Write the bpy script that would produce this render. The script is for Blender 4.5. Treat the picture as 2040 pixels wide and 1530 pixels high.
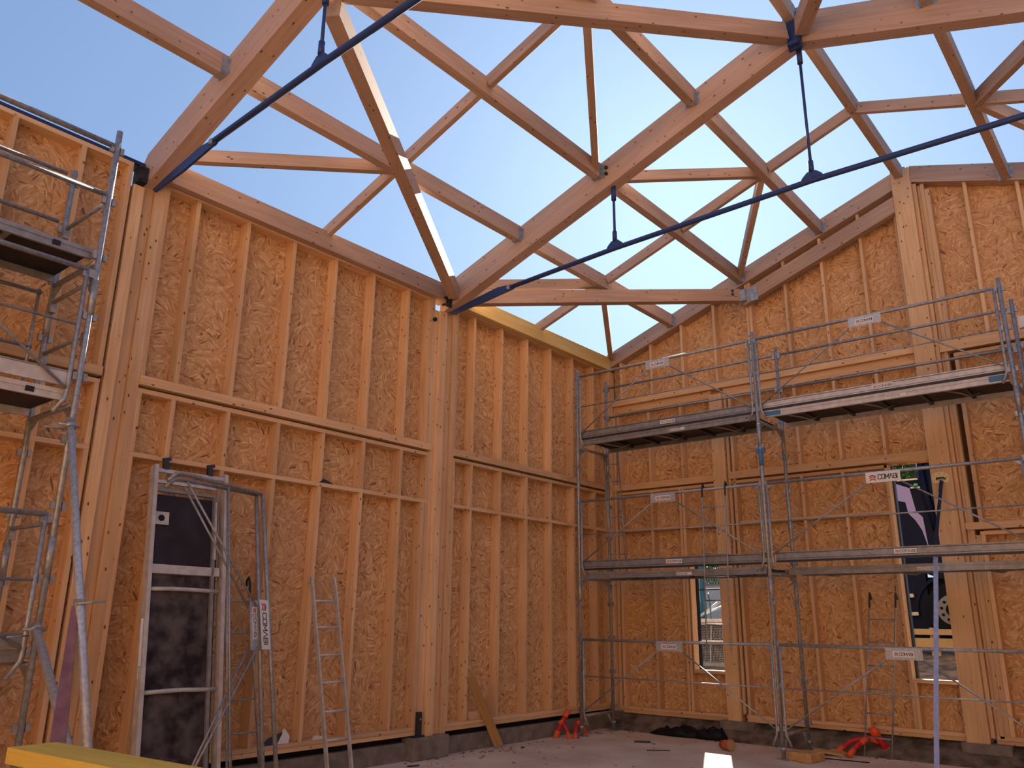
import bpy, bmesh, math, random
from mathutils import Vector, Matrix
random.seed(7)
for o in list(bpy.data.objects): bpy.data.objects.remove(o)
scn = bpy.context.scene
col = scn.collection
R = math.radians
V = Vector

# ------------------------------------------------------------------ camera, sky, sun, exposure
def setup_camera():
    yaw, pitch, roll = R(50.2936), R(16.228), R(0.6095)
    fwd = V((math.sin(yaw)*math.cos(pitch), math.cos(yaw)*math.cos(pitch), math.sin(pitch)))
    right = V((math.cos(yaw), -math.sin(yaw), 0)); up = right.cross(fwd)
    r = math.cos(roll)*right + math.sin(roll)*up
    u = -math.sin(roll)*right + math.cos(roll)*up
    cam = bpy.data.cameras.new('camera'); o = bpy.data.objects.new('camera', cam); col.objects.link(o)
    cam.sensor_width = 36; cam.lens = 1614.05/2040*36; cam.clip_end = 600; cam.clip_start = .05
    m = Matrix((r, u, -fwd)).transposed().to_4x4(); m.translation = V((0, 0, 1.6))
    o.matrix_world = m; scn.camera = o
setup_camera()
SUN_AZ, SUN_EL = 64.0, 28.4          # azimuth from +Y towards +X
w = bpy.data.worlds.new('sky'); scn.world = w; w.use_nodes = True
nt = w.node_tree; nt.nodes.clear()
sky = nt.nodes.new('ShaderNodeTexSky'); sky.sky_type = 'NISHITA'; sky.sun_disc = False
sky.sun_elevation = R(SUN_EL); sky.sun_rotation = R(SUN_AZ)
sky.air_density = 1.0; sky.dust_density = 2.2; sky.ozone_density = 2.0; sky.altitude = 0
bg = nt.nodes.new('ShaderNodeBackground'); bg.inputs['Strength'].default_value = .425
gm = nt.nodes.new('ShaderNodeGamma'); gm.inputs['Gamma'].default_value = .36          # soft highlight roll-off of a bright hazy sky
hs = nt.nodes.new('ShaderNodeMix'); hs.data_type = 'RGBA'; hs.blend_type = 'MULTIPLY'; hs.inputs[0].default_value = 1; hs.inputs[7].default_value = (.45, .655, 1, 1)
wo = nt.nodes.new('ShaderNodeOutputWorld')
nt.links.new(sky.outputs[0], gm.inputs[0]); nt.links.new(gm.outputs[0], hs.inputs[6]); nt.links.new(hs.outputs[2], bg.inputs[0]); nt.links.new(bg.outputs[0], wo.inputs[0])
sl = bpy.data.lights.new('sun', 'SUN'); sl.energy = 16; sl.angle = R(.53); sl.color = (1, .92, .80)
so = bpy.data.objects.new('sun', sl); col.objects.link(so)
sd = V((math.sin(R(SUN_AZ))*math.cos(R(SUN_EL)), math.cos(R(SUN_AZ))*math.cos(R(SUN_EL)), math.sin(R(SUN_EL))))
so.rotation_euler = sd.to_track_quat('Z', 'Y').to_euler(); so.location = (30, 14, 20)
scn.view_settings.view_transform = 'Standard'; scn.view_settings.look = 'None'
scn.view_settings.exposure = 0.0; scn.view_settings.gamma = 1; scn.view_settings.use_curve_mapping = False

# ------------------------------------------------------------------ materials
def newmat(name, base, rough=.7, metal=0, spec=.3):
    m = bpy.data.materials.new(name); m.use_nodes = True
    b = m.node_tree.nodes['Principled BSDF']
    b.inputs['Base Color'].default_value = (*base, 1); b.inputs['Roughness'].default_value = rough
    b.inputs['Metallic'].default_value = metal; b.inputs['Specular IOR Level'].default_value = spec
    return m, m.node_tree, b
def coords(nt, spread=40.0):
    tc = nt.nodes.new('ShaderNodeTexCoord'); oi = nt.nodes.new('ShaderNodeObjectInfo')
    mu = nt.nodes.new('ShaderNodeMath'); mu.operation = 'MULTIPLY'; mu.inputs[1].default_value = spread
    nt.links.new(oi.outputs['Random'], mu.inputs[0])
    ad = nt.nodes.new('ShaderNodeVectorMath'); ad.operation = 'ADD'
    nt.links.new(tc.outputs['Object'], ad.inputs[0]); nt.links.new(mu.outputs[0], ad.inputs[1])
    return ad.outputs[0], oi.outputs['Random']
def scale(nt, vec, s):
    n = nt.nodes.new('ShaderNodeVectorMath'); n.operation = 'MULTIPLY'; n.inputs[1].default_value = s
    nt.links.new(vec, n.inputs[0]); return n.outputs[0]
def noise(nt, vec, sc, det=4, dist=0):
    n = nt.nodes.new('ShaderNodeTexNoise'); n.inputs['Scale'].default_value = sc
    n.inputs['Detail'].default_value = det; n.inputs['Distortion'].default_value = dist
    nt.links.new(vec, n.inputs['Vector']); return n.outputs['Fac']
def ramp(nt, fac, stops):
    n = nt.nodes.new('ShaderNodeValToRGB'); e = n.color_ramp.elements
    while len(e) < len(stops): e.new(.5)
    for i, (p, c) in enumerate(stops):
        e[i].position = p; e[i].color = (*c, 1) if len(c) == 3 else c
    nt.links.new(fac, n.inputs[0]); return n.outputs[0]
def mixc(nt, fac, a, b, mode='MIX'):
    n = nt.nodes.new('ShaderNodeMix'); n.data_type = 'RGBA'; n.blend_type = mode
    for sock, val in ((n.inputs[0], fac), (n.inputs[6], a), (n.inputs[7], b)):
        if isinstance(val, (int, float)): sock.default_value = val
        elif isinstance(val, tuple): sock.default_value = (*val, 1)
        else: nt.links.new(val, sock)
    return n.outputs[2]
def bump(nt, b, fac, st, d=.01):
    n = nt.nodes.new('ShaderNodeBump'); n.inputs['Strength'].default_value = st; n.inputs['Distance'].default_value = d
    nt.links.new(fac, n.inputs['Height']); nt.links.new(n.outputs[0], b.inputs['Normal'])

def wood(name, lo, hi, knots=True, knot=(.16, .06, .025), rough=.72):
    m, nt, b = newmat(name, hi, rough)
    v, rnd = coords(nt)
    g = noise(nt, scale(nt, v, (1.1, 22, 22)), 1.6, 6, .6)
    c = ramp(nt, g, [(.32, lo), (.66, hi)])
    big = noise(nt, scale(nt, v, (.6, 2, 2)), 1.5, 2)
    c = mixc(nt, ramp(nt, big, [(.35, (0, 0, 0)), (.7, (.5, .5, .5))]), c, tuple(x*.78 for x in lo))
    if knots:
        vo = nt.nodes.new('ShaderNodeTexVoronoi'); vo.inputs['Scale'].default_value = 1
        nt.links.new(scale(nt, v, (6.5, 13, 13)), vo.inputs['Vector'])
        k = ramp(nt, vo.outputs['Distance'], [(.08, (1, 1, 1)), (.14, (0, 0, 0))])
        c = mixc(nt, k, c, knot)
    br = nt.nodes.new('ShaderNodeMapRange'); br.inputs[3].default_value = .86; br.inputs[4].default_value = 1.12
    nt.links.new(rnd, br.inputs[0])
    c = mixc(nt, 1.0, c, br.outputs[0], 'MULTIPLY')
    nt.links.new(c, b.inputs['Base Color']); bump(nt, b, g, .25, .002)
    return m
PINE = wood('pine', (.71, .43, .215), (.83, .565, .325))
GLULAM = wood('glulam', (.50, .33, .235), (.62, .43, .315))
YELLOW = wood('yellow treated timber', (.72, .50, .17), (.82, .62, .26), knots=False)
YBOARD = wood('yellow shuttering board', (.60, .42, .07), (.70, .52, .11), knots=False)
PLANKW = wood('weathered plank', (.42, .24, .09), (.58, .36, .15))

def osb_mat():
    m, nt, b = newmat('osb', (.5, .27, .1), .75)
    v, rnd = coords(nt, 13)
    wob = nt.nodes.new('ShaderNodeTexNoise'); wob.inputs['Scale'].default_value = 9; nt.links.new(v, wob.inputs['Vector'])
    def layer(off, cell, s, seed):
        a = nt.nodes.new('ShaderNodeVectorMath'); a.operation = 'ADD'; a.inputs[1].default_value = off; nt.links.new(v, a.inputs[0])
        wa = nt.nodes.new('ShaderNodeVectorMath'); wa.operation = 'MULTIPLY_ADD'; wa.inputs[1].default_value = (.022, .022, .022)
        nt.links.new(wob.outputs['Color'], wa.inputs[0]); nt.links.new(a.outputs[0], wa.inputs[2])
        vo = nt.nodes.new('ShaderNodeTexVoronoi'); vo.inputs['Scale'].default_value = cell; nt.links.new(wa.outputs[0], vo.inputs['Vector'])
        sp = nt.nodes.new('ShaderNodeSeparateColor'); nt.links.new(vo.outputs['Color'], sp.inputs[0])
        mu = nt.nodes.new('ShaderNodeMath'); mu.operation = 'MULTIPLY'; mu.inputs[1].default_value = 3.14159; nt.links.new(sp.outputs[0], mu.inputs[0])
        ro = nt.nodes.new('ShaderNodeVectorRotate'); ro.rotation_type = 'Y_AXIS'
        nt.links.new(wa.outputs[0], ro.inputs['Vector']); nt.links.new(mu.outputs[0], ro.inputs['Angle'])
        v2 = nt.nodes.new('ShaderNodeTexVoronoi'); v2.inputs['Scale'].default_value = 1; nt.links.new(scale(nt, ro.outputs[0], s), v2.inputs['Vector'])
        s2 = nt.nodes.new('ShaderNodeSeparateColor'); nt.links.new(v2.outputs['Color'], s2.inputs[0])
        return s2.outputs[0], s2.outputs[1]
    a1, a2 = layer((0, 0, 0), 4.6, (7.5, 2, 36), 0)
    b1, b2 = layer((3.3, 0, 7.1), 7.5, (11, 2, 58), 1)
    c1 = ramp(nt, a1, [(0, (.36, .16, .055)), (.07, (.55, .285, .115)), (.35, (.63, .355, .155)), (.7, (.70, .415, .195)), (1, (.82, .55, .29))])
    c2 = ramp(nt, b1, [(0, (.22, .09, .035)), (.06, (.49, .25, .10)), (.35, (.65, .37, .16)), (.8, (.71, .43, .205)), (1, (.86, .59, .32))])
    pick = ramp(nt, b2, [(.45, (0, 0, 0)), (.5, (1, 1, 1))])
    c = mixc(nt, pick, c1, c2)
    st = noise(nt, v, .9, 3)
    c = mixc(nt, ramp(nt, st, [(.42, (0, 0, 0)), (.75, (.3, .3, .3))]), c, (.42, .25, .14))
    nt.links.new(c, b.inputs['Base Color']); bump(nt, b, a2, .15, .001)
    return m
OSB = osb_mat()

def speckle(name, c1, c2, sc, rough=.85, metal=0, det=6, bs=.3, spec=.3):
    m, nt, b = newmat(name, c1, rough, metal, spec)
    v, rnd = coords(nt)
    n = noise(nt, v, sc, det)
    nt.links.new(ramp(nt, n, [(.35, c1), (.65, c2)]), b.inputs['Base Color'])
    if bs: bump(nt, b, n, bs, .003)
    return m
CONC = speckle('kerb concrete', (.165, .14, .12), (.27, .235, .20), 6)
FLOORM = speckle('dusty slab', (.56, .43, .33), (.74, .61, .48), 1.3, .8, bs=.15)
GRAVEL = speckle('gravel ground', (.07, .055, .04), (.22, .18, .14), 5, .95, det=10, bs=.8)
GALV = speckle('galvanised steel', (.29, .295, .30), (.43, .435, .44), 26, .45, .5, bs=.05)
GALVB = speckle('bright galvanised steel', (.40, .43, .47), (.58, .61, .64), 40, .42, .4, bs=.05)
ALU = speckle('aluminium', (.25, .25, .26), (.34, .34, .35), 12, .42, .35, bs=.03)
ALUP = speckle('pale aluminium', (.52, .50, .48), (.66, .64, .61), 12, .5, .25, bs=.03)
DARKPLY = speckle('dark phenolic plywood', (.018, .012, .018), (.035, .026, .034), 5, .45, bs=.05)
DIRTPLY = speckle('dirty phenolic plywood', (.018, .010, .015), (.11, .095, .095), 6.5, .7, det=12, bs=.1)
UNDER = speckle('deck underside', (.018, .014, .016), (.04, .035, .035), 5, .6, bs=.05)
STEEL = newmat('blue primed steel', (.035, .065, .19), .4, .15)[0]
DSTEEL = newmat('dark steel bracket', (.05, .055, .065), .5, .5)[0]
HANG = speckle('hanger zinc', (.30, .33, .37), (.48, .51, .54), 20, .45, .6, bs=0)
WHITE = newmat('white sticker', (.80, .78, .75), .5)[0]
INK = newmat('dark ink', (.02, .02, .03), .5)[0]
RED = newmat('red ink', (.62, .05, .03), .5)[0]
BLUEP = newmat('blue paint', (.07, .19, .36), .5)[0]
ORANGE = newmat('orange pipe collar', (.85, .12, .04), .45)[0]
REDP = newmat('red corrugated duct', (.62, .025, .03), .45)[0]
BLACK = newmat('gap shade and plastic black', (.008, .008, .010), .6)[0]  # black plastic and rubber, also the shade painted into wall gaps
NAVYMEM = newmat('navy roofing membrane', (.02, .035, .12), .5)[0]
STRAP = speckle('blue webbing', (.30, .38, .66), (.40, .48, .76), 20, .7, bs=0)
STRAP_SHADE = newmat('webbing with painted shade', (.03, .04, .09), .7)[0]  # same blue strap higher up, its shade put into the colour
PLUM = speckle('plum painted steel', (.20, .09, .10), (.28, .14, .15), 8, .5, .2, bs=0)
ZINCY = newmat('yellow zinc', (.62, .55, .30), .45, .5)[0]
LILAC = newmat('lilac cab paint', (.25, .24, .52), .5, 0, .2)[0]
NAVY = newmat('navy truck paint', (.004, .008, .028), .55, 0, .08)[0]
TRUCKBLK = newmat('truck chassis black', (.004, .006, .012), .7, 0, .08)[0]
TYRE = newmat('tyre rubber', (.007, .009, .014), .85, 0, .1)[0]
RIM = newmat('wheel rim', (.13, .145, .17), .5, .1)[0]
TEAL = newmat('teal barrier paint', (.03, .13, .19), .5)[0]
BARY = wood('yellow barrier timber', (.27, .21, .12), (.33, .26, .15), knots=False)
POT = newmat('terracotta pot', (.50, .12, .05), .7)[0]
POTIN = newmat('pot inside', (.42, .27, .14), .7)[0]
CARD = speckle('raw block', (.48, .28, .11), (.62, .38, .16), 9, .85)
PALEWALL = newmat('pale render', (.75, .70, .60), .8)[0]
def leafmat():
    m, nt, b = newmat('foliage', (.08, .2, .04), .6)
    v, rnd = coords(nt); n = noise(nt, v, 9, 8)
    nt.links.new(ramp(nt, n, [(.35, (.02, .06, .015)), (.7, (.22, .42, .10))]), b.inputs['Base Color'])
    return m
LEAF = leafmat()

# ------------------------------------------------------------------ builders
WM = {}                                   # world matrices by object name
def link(o, M, parent=None):
    col.objects.link(o); WM[o.name] = M
    if parent is not None:
        o.parent = parent; o.matrix_local = WM[parent.name].inverted() @ M
    else: o.matrix_world = M
    return o
def tag(o, label=None, cat=None, group=None, kind=None):
    if label: o['label'] = label
    if cat: o['category'] = cat
    if group: o['group'] = group
    if kind: o['kind'] = kind
    return o
def empty(name, loc, label=None, cat=None, group=None, kind=None, parent=None):
    o = bpy.data.objects.new(name, None); o.empty_display_size = .2
    link(o, Matrix.Translation(V(loc)), parent)
    return tag(o, label, cat, group, kind)
class MB:
    def __init__(s): s.bm = bmesh.new(); s.mats = []
    def mi(s, m):
        if m not in s.mats: s.mats.append(m)
        return s.mats.index(m)
    def hexa(s, p, m):
        "8 points: bottom 4, top 4"
        v = [s.bm.verts.new(q) for q in p]; k = s.mi(m)
        for f in ((3, 2, 1, 0), (4, 5, 6, 7), (0, 1, 5, 4), (1, 2, 6, 5), (2, 3, 7, 6), (3, 0, 4, 7)):
            s.bm.faces.new([v[i] for i in f]).material_index = k
    def box(s, a, b, m):
        x0, x1 = sorted((a[0], b[0])); y0, y1 = sorted((a[1], b[1])); z0, z1 = sorted((a[2], b[2]))
        s.hexa([(x0, y0, z0), (x1, y0, z0), (x1, y1, z0), (x0, y1, z0), (x0, y0, z1), (x1, y0, z1), (x1, y1, z1), (x0, y1, z1)], m)
    def beam(s, p, q, w, h, m, up=(0, 0, 1)):
        p, q, up = V(p), V(q), V(up); d = (q-p).normalized()
        a = d.cross(up)
        if a.length < 1e-4: a = d.cross(V((1, 0, 0)))
        a.normalize(); u = a.cross(d).normalized(); a = a*w/2; u = u*h/2
        s.hexa([p-a-u, q-a-u, q+a-u, p+a-u, p-a+u, q-a+u, q+a+u, p+a+u], m)
    def tube(s, pts, r, m, n=10, caps=True, r2=None):
        pts = [V(p) for p in pts]; k = s.mi(m); rings = []
        prev = None
        for i, p in enumerate(pts):
            if i == 0: d = pts[1]-p
            elif i == len(pts)-1: d = p-pts[i-1]
            else: d = (pts[i+1]-p).normalized()+(p-pts[i-1]).normalized()
            d.normalize()
            if prev is None:
                a = d.cross(V((0, 0, 1)))
                if a.length < .05: a = d.cross(V((1, 0, 0)))
            else: a = prev - d*prev.dot(d)
            a.normalize(); prev = a; b = d.cross(a)
            rr = r if r2 is None else r+(r2-r)*i/(len(pts)-1)
            rings.append([s.bm.verts.new(p+a*rr*math.cos(t)+b*rr*math.sin(t)) for t in [2*math.pi*j/n for j in range(n)]])
        for A, B in zip(rings, rings[1:]):
            for j in range(n):
                f = s.bm.faces.new((A[j], A[(j+1) % n], B[(j+1) % n], B[j])); f.material_index = k; f.smooth = True
        if caps:
            s.bm.faces.new(rings[0][::-1]).material_index = k; s.bm.faces.new(rings[-1]).material_index = k
    def prism(s, poly, ext, m):
        "poly: 3-D points of one face, ext: extrusion vector"
        k = s.mi(m); e = V(ext); A = [s.bm.verts.new(V(p)) for p in poly]; B = [s.bm.verts.new(V(p)+e) for p in poly]; n = len(poly)
        s.bm.faces.new(A[::-1]).material_index = k; s.bm.faces.new(B).material_index = k
        for i in range(n): s.bm.faces.new((A[i], A[(i+1) % n], B[(i+1) % n], B[i])).material_index = k
    def build(s, name, parent=None, label=None, cat=None, group=None, kind=None, bevel=0):
        if bevel:
            bmesh.ops.bevel(s.bm, geom=list(s.bm.edges), offset=bevel, segments=1, affect='EDGES', clamp_overlap=True)
        bmesh.ops.recalc_face_normals(s.bm, faces=list(s.bm.faces))
        vs = [v.co for v in s.bm.verts]
        lo = V([min(v[i] for v in vs) for i in range(3)]); hi = V([max(v[i] for v in vs) for i in range(3)])
        c = V(((lo.x+hi.x)/2, (lo.y+hi.y)/2, lo.z))
        for v in s.bm.verts: v.co -= c
        me = bpy.data.meshes.new(name); s.bm.to_mesh(me); s.bm.free()
        for m in s.mats: me.materials.append(m)
        o = bpy.data.objects.new(name, me); link(o, Matrix.Translation(c), parent)
        return tag(o, label, cat, group, kind)
_cache = {}
def boxmesh(l, w, h, m, bev=.0025):
    key = (round(l, 3), round(w, 3), round(h, 3), m.name)
    if key not in _cache:
        bm = bmesh.new(); bmesh.ops.create_cube(bm, size=1)
        for v in bm.verts: v.co = (v.co.x*l, v.co.y*w, v.co.z*h)
        if bev: bmesh.ops.bevel(bm, geom=list(bm.edges), offset=bev, segments=1, affect='EDGES')
        me = bpy.data.meshes.new('timber'); bm.to_mesh(me); bm.free(); me.materials.append(m); _cache[key] = me
    return _cache[key]
def timber(name, p, q, w, h, m, parent=None, label=None, cat=None, group=None, up=(0, 0, 1)):
    "a sawn length from p to q (centre line); w across, h along up; grain runs along local X"
    p, q, up = V(p), V(q), V(up); d = (q-p); L = d.length; d.normalize()
    a = up.cross(d)
    if a.length < 1e-4: a = V((0, 1, 0)).cross(d)
    a.normalize(); u = d.cross(a)
    M = Matrix((d, a, u)).transposed().to_4x4(); M.translation = (p+q)/2
    o = bpy.data.objects.new(name, boxmesh(L, w, h, m)); link(o, M, parent)
    return tag(o, label, cat, group)
def panel(name, c, sx, sz, parent, east=False, th=.016, m=None):
    "osb sheet, local X across, local Z up"
    me = boxmesh(sx, th, sz, m or OSB, .001)
    M = Matrix.Translation(V(c))
    if east: M = M @ Matrix.Rotation(R(90), 4, 'Z')
    o = bpy.data.objects.new(name, me); return link(o, M, parent)

# ------------------------------------------------------------------ ground and slab
mb = MB(); mb.box((-6.2, -3.2, -.15), (11.88, 7.7, 0), FLOORM); mb.build('floor', kind='structure')
def ground():
    bm = bmesh.new(); k = 44
    xs = [-12+i*1.0 for i in range(24)]+[12+.35*i for i in range(30)]+[23+i*3 for i in range(12)]
    ys = [-16+i*1.2 for i in range(40)]
    rnd = random.Random(3); grid = []
    for x in xs:
        row = []
        for y in ys:
            z = -.18
            if x > 11.9: z = .30+min(x-11.9, 6.5)*.165
            row.append(bm.verts.new((x, y, z+rnd.uniform(-.025, .025)*(x > 12.2))))
        grid.append(row)
    for i in range(len(xs)-1):
        for j in range(len(ys)-1): bm.faces.new((grid[i][j], grid[i+1][j], grid[i+1][j+1], grid[i][j+1]))
    me = bpy.data.meshes.new('ground'); bm.to_mesh(me); bm.free(); me.materials.append(GRAVEL)
    o = bpy.data.objects.new('ground', me); link(o, Matrix.Identity(4)); tag(o, kind='structure')
ground()

# ------------------------------------------------------------------ left (north) wall, stud faces at y = 7.5
YN, DP = 7.5, .145
wl = empty('wall_left', (5, 7.5, 0), kind='structure')
def vs(name, x0, x1, z0, z1, parent=wl, y0=YN, d=DP, m=PINE):      # vertical stick in the left wall
    return timber(name, ((x0+x1)/2, y0+d/2, z0), ((x0+x1)/2, y0+d/2, z1), x1-x0, d, m, parent, up=(0, 1, 0))
def hs_(name, x0, x1, z0, z1, parent=wl, y0=YN, d=DP, m=PINE):     # horizontal stick
    return timber(name, (x0, y0+d/2, (z0+z1)/2), (x1, y0+d/2, (z0+z1)/2), d, z1-z0, m, parent)
def north_bay(x0, x1, studs, ztop, midbeam=True, last=None):
    hs_('sill_plate', x0, x1, .27, .312); hs_('sill_plate', x0, x1, .314, .357)
    hs_('nogging', x0, x1, 3.03, 3.075)
    hs_('top_plate', x0, x1, 3.648, 3.694)
    hs_('bottom_plate', x0, x1, 3.722, 3.812, y0=YN-.03, d=DP+.03)
    hs_('top_plate', x0, x1, ztop, ztop+(.046 if ztop > 5.9 else .022))
    for xr in studs:
        for (a, b) in ((.357, 3.03), (3.075, 3.648), (3.812, ztop)):
            vs('stud', xr-.045, xr, a, b)
    for xa in (x0, x1-.045):
        for (a, b) in ((.357, 3.03), (3.075, 3.648), (3.812, ztop)): vs('stud', xa, xa+.045, a, b)
    # osb sheets meet behind studs
    edges = [x0]+[s-.0225 for s in studs[1::2]]+[x1]
    for a, b in zip(edges, edges[1:]):
        if b-a < .1: continue
        for (za, zb) in ((.28, 3.05), (3.052, 3.70), (3.702, ztop+.04)):
            panel('osb_panel', ((a+b)/2, YN+DP+.010, (za+zb)/2), b-a-.003, zb-za-.002, wl)
north_bay(-1.0, 3.09, [-.39, .22, .82, 1.43, 2.04, 2.64], 5.905)
north_bay(3.45, 7.36, [3.84, 4.445, 5.06, 5.67, 6.275, 6.89], 5.83)
north_bay(7.80, 11.70, [8.205, 8.82, 9.43, 10.03, 10.64, 11.25], 5.83)
panel('osb_panel', (11.80, 7.655, 3.1), .22, 5.9, wl); panel('osb_panel', (11.905, 7.60, 3.1), .20, 5.9, wl, east=True)
panel('osb_panel', (7.58, 7.72, 2.95), .46, 5.6, wl); panel('osb_panel', (3.27, 7.72, 2.95), .40, 5.7, wl)
vs('stud', 7.245, 7.31, .357, 3.03); vs('stud', 7.25, 7.31, 3.812, 5.83); vs('stud', 11.60, 11.65, .357, 3.03)
for (a, b) in ((-5.6, -1.3),):
    panel('osb_panel', ((a+b)/2, YN+DP, 3.1), b-a, 5.7, wl)
# posts of the frames on this wall
def north_post(x, z1, left):
    if left:                       # x = 3.12 .. 3.45
        vs('stud', x, x+.11, .25, 5.73, y0=7.5); vs('glulam_post', x+.112, x+.222, .02, 5.83, y0=7.54, d=.16); vs('stud', x+.224, x+.33, .25, 5.83, y0=7.5)
        mb = MB(); mb.box((3.085, 7.60, .25), (3.125, 7.66, 5.9), BLACK); mb.build('gap_shade_strip', wl)  # black strip stands in for the shade of the recess beside the post
    else:
        vs('stud', x, x+.065, .25, 5.70, y0=7.50); vs('stud', x+.067, x+.20, .25, 5.70, y0=7.46, d=.18)
        vs('glulam_post', x+.202, x+.36, .25, 5.72, y0=7.53, d=.16); vs('stud', x+.362, x+.44, .25, 5.74, y0=7.49)
north_post(3.12, 5.8, True); north_post(7.36, 5.8, False)
# eaves beams
hs_('eaves_beam', 3.42, 7.56, 5.853, 6.085, y0=7.405, d=.24, m=GLULAM)
hs_('eaves_beam', 7.745, 11.64, 5.853, 6.085, y0=7.405, d=.24, m=YELLOW)
mb = MB(); mb.box((-1.2, 7.50, 5.952), (3.2, 7.68, 5.985), NAVYMEM); mb.build('roof_membrane', wl, label='navy roofing membrane over the plate')
# concrete upstand and block
mb = MB(); mb.box((-6, 7.52, -.02), (11.9, 7.72, .20), CONC); mb.build('concrete_kerb', wl, bevel=.006)
mb = MB(); mb.box((-6, 7.60, .2), (11.9, 7.64, .275), BLACK); mb.build('gap_shade_strip', wl)  # added black strip: darkens the gap under the sill, stops light leaking
mb = MB(); mb.box((7.18, 7.40, 0), (7.79, 7.70, .25), CONC); mb.build('concrete_block', wl, bevel=.01)
mb = MB(); mb.box((3.02, 7.40, 0), (3.55, 7.70, .25), CONC); mb.build('concrete_block', wl, bevel=.01)
mb = MB(); mb.box((7.29, 7.455, .27), (7.36, 7.495, .53), DSTEEL); mb.box((7.24, 7.44, .25), (7.40, 7.50, .27), DSTEEL)
mb.tube([(7.325, 7.45, .45), (7.325, 7.44, .45)], .012, GALV, 8); mb.build('post_bracket', wl, label='dark steel bracket at the foot of the post')
for (x, z) in ((7.345, 5.55),):
    mb = MB(); mb.tube([(x, 7.5, z), (x, 7.47, z)], .028, DSTEEL, 12); mb.tube([(x, 7.47, z), (x, 7.455, z)], .014, BLACK, 8); mb.build('bolt', wl)
# offcuts stuffed on the sill
mb = MB(); mb.box((8.23, 7.50, .36), (8.55, 7.62, .46), PINE); mb.build('offcut', wl)
mb = MB(); mb.box((10.66, 7.47, .36), (10.98, 7.60, .39), PINE); mb.box((10.70, 7.44, .39), (10.86, 7.60, .43), PINE); mb.build('offcut', wl)

# ------------------------------------------------------------------ right (gable) wall, stud faces at x = 11.75
XE = 11.75
wr = empty('wall_right', (11.8, 3, 0), kind='structure')
def ztopN(y): return 6.17+(7.5-y)*.361
def ztopS(y): return 8.03-(2.30-y)*.335
def ztop(y): return ztopN(y) if y > 2.38 else ztopS(y)
def ve(name, y0, y1, z0, z1, x0=XE, d=DP, m=PINE, parent=wr):
    return timber(name, (x0+d/2, (y0+y1)/2, z0), (x0+d/2, (y0+y1)/2, z1), d, abs(y1-y0), m, parent, up=(0, 1, 0))
def he(name, y0, y1, z0, z1, x0=XE, d=DP, m=PINE, parent=wr):
    return timber(name, (x0+d/2, y0, (z0+z1)/2), (x0+d/2, y1, (z0+z1)/2), d, z1-z0, m, parent)
# --- north + middle stretch (y 2.5 .. 7.45)
YP0, YP1 = 5.39, 5.60                       # broad post between the two windows
he('sill_plate', YP1, 7.45, .215, .262); he('sill_plate', YP1, 7.45, .264, .31)
he('sill_plate', 2.50, 5.32, .235, .28); he('sill_plate', 2.50, 5.32, .282, .33)
he('nogging', YP1, 7.40, 3.02, 3.065); he('nogging', 3.09, 5.24, 3.03, 3.075)
he('top_plate', YP1, 7.40, 3.645, 3.69); he('top_plate', 3.05, 5.32, 3.655, 3.70)
he('bottom_plate', YP1, 7.45, 3.715, 3.815, x0=XE-.035, d=DP+.035); he('bottom_plate', 2.50, 5.36, 3.725, 3.835, x0=XE-.035, d=DP+.035)
he('top_plate', YP1, 7.45, 5.06, 5.11); he('top_plate', 2.50, 5.39, 5.06, 5.11)
he('bottom_plate', YP1, 7.45, 5.115, 5.20, x0=XE+.03); he('bottom_plate', 2.50, 5.39, 5.115, 5.20, x0=XE+.03)
he('bottom_plate', 4.9, 7.45, 5.202, 5.32, x0=XE-.03, d=DP+.03); he('bottom_plate', 2.50, 4.9, 5.202, 5.32, x0=XE-.03, d=DP+.03)
ve('glulam_post', YP0, YP1, .02, 5.11, x0=11.70, d=.20)
ve('stud', 5.33, 5.375, .33, 5.06); ve('stud', 5.255, 5.30, .33, 5.06)
for yn in (7.38, 6.77):
    ve('stud', yn-.045, yn, .31, 3.02); ve('stud', yn-.045, yn, 3.065, 3.645); ve('stud', yn-.045, yn, 3.815, 5.06)
ve('stud', 6.20, 6.245, .31, 3.02); ve('stud', 6.145, 6.19, .31, 3.02); ve('stud', 6.20, 6.245, 3.065, 3.645); ve('stud', 6.145, 6.19, 3.065, 3.645); ve('stud', 6.125, 6.17, 3.815, 5.06)
for yn in (4.88, 4.26, 3.67):
    ve('stud', yn-.045, yn, .33, 3.03); ve('stud', yn-.045, yn, 3.075, 3.655); ve('stud', yn-.045, yn, 3.835, 5.06)
ve('stud', 3.025, 3.07, 3.835, 5.06)
for yn in (7.29, 6.68, 6.08, 5.48, 4.89, 4.84, 4.255, 3.665, 3.07):
    zt = ztopN(yn)-.255
    ve('stud', yn-.045, yn, 5.32, zt)
ve('stud', 2.505, 2.55, 5.32, 7.60)
ve('stud', 7.40, 7.445, .31, 5.06, x0=XE-.02, d=.165)
timber('corner_post', (11.735, 7.535, .02), (11.735, 7.535, 5.85), .165, .16, PINE, wr, up=(0, 1, 0))
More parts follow.
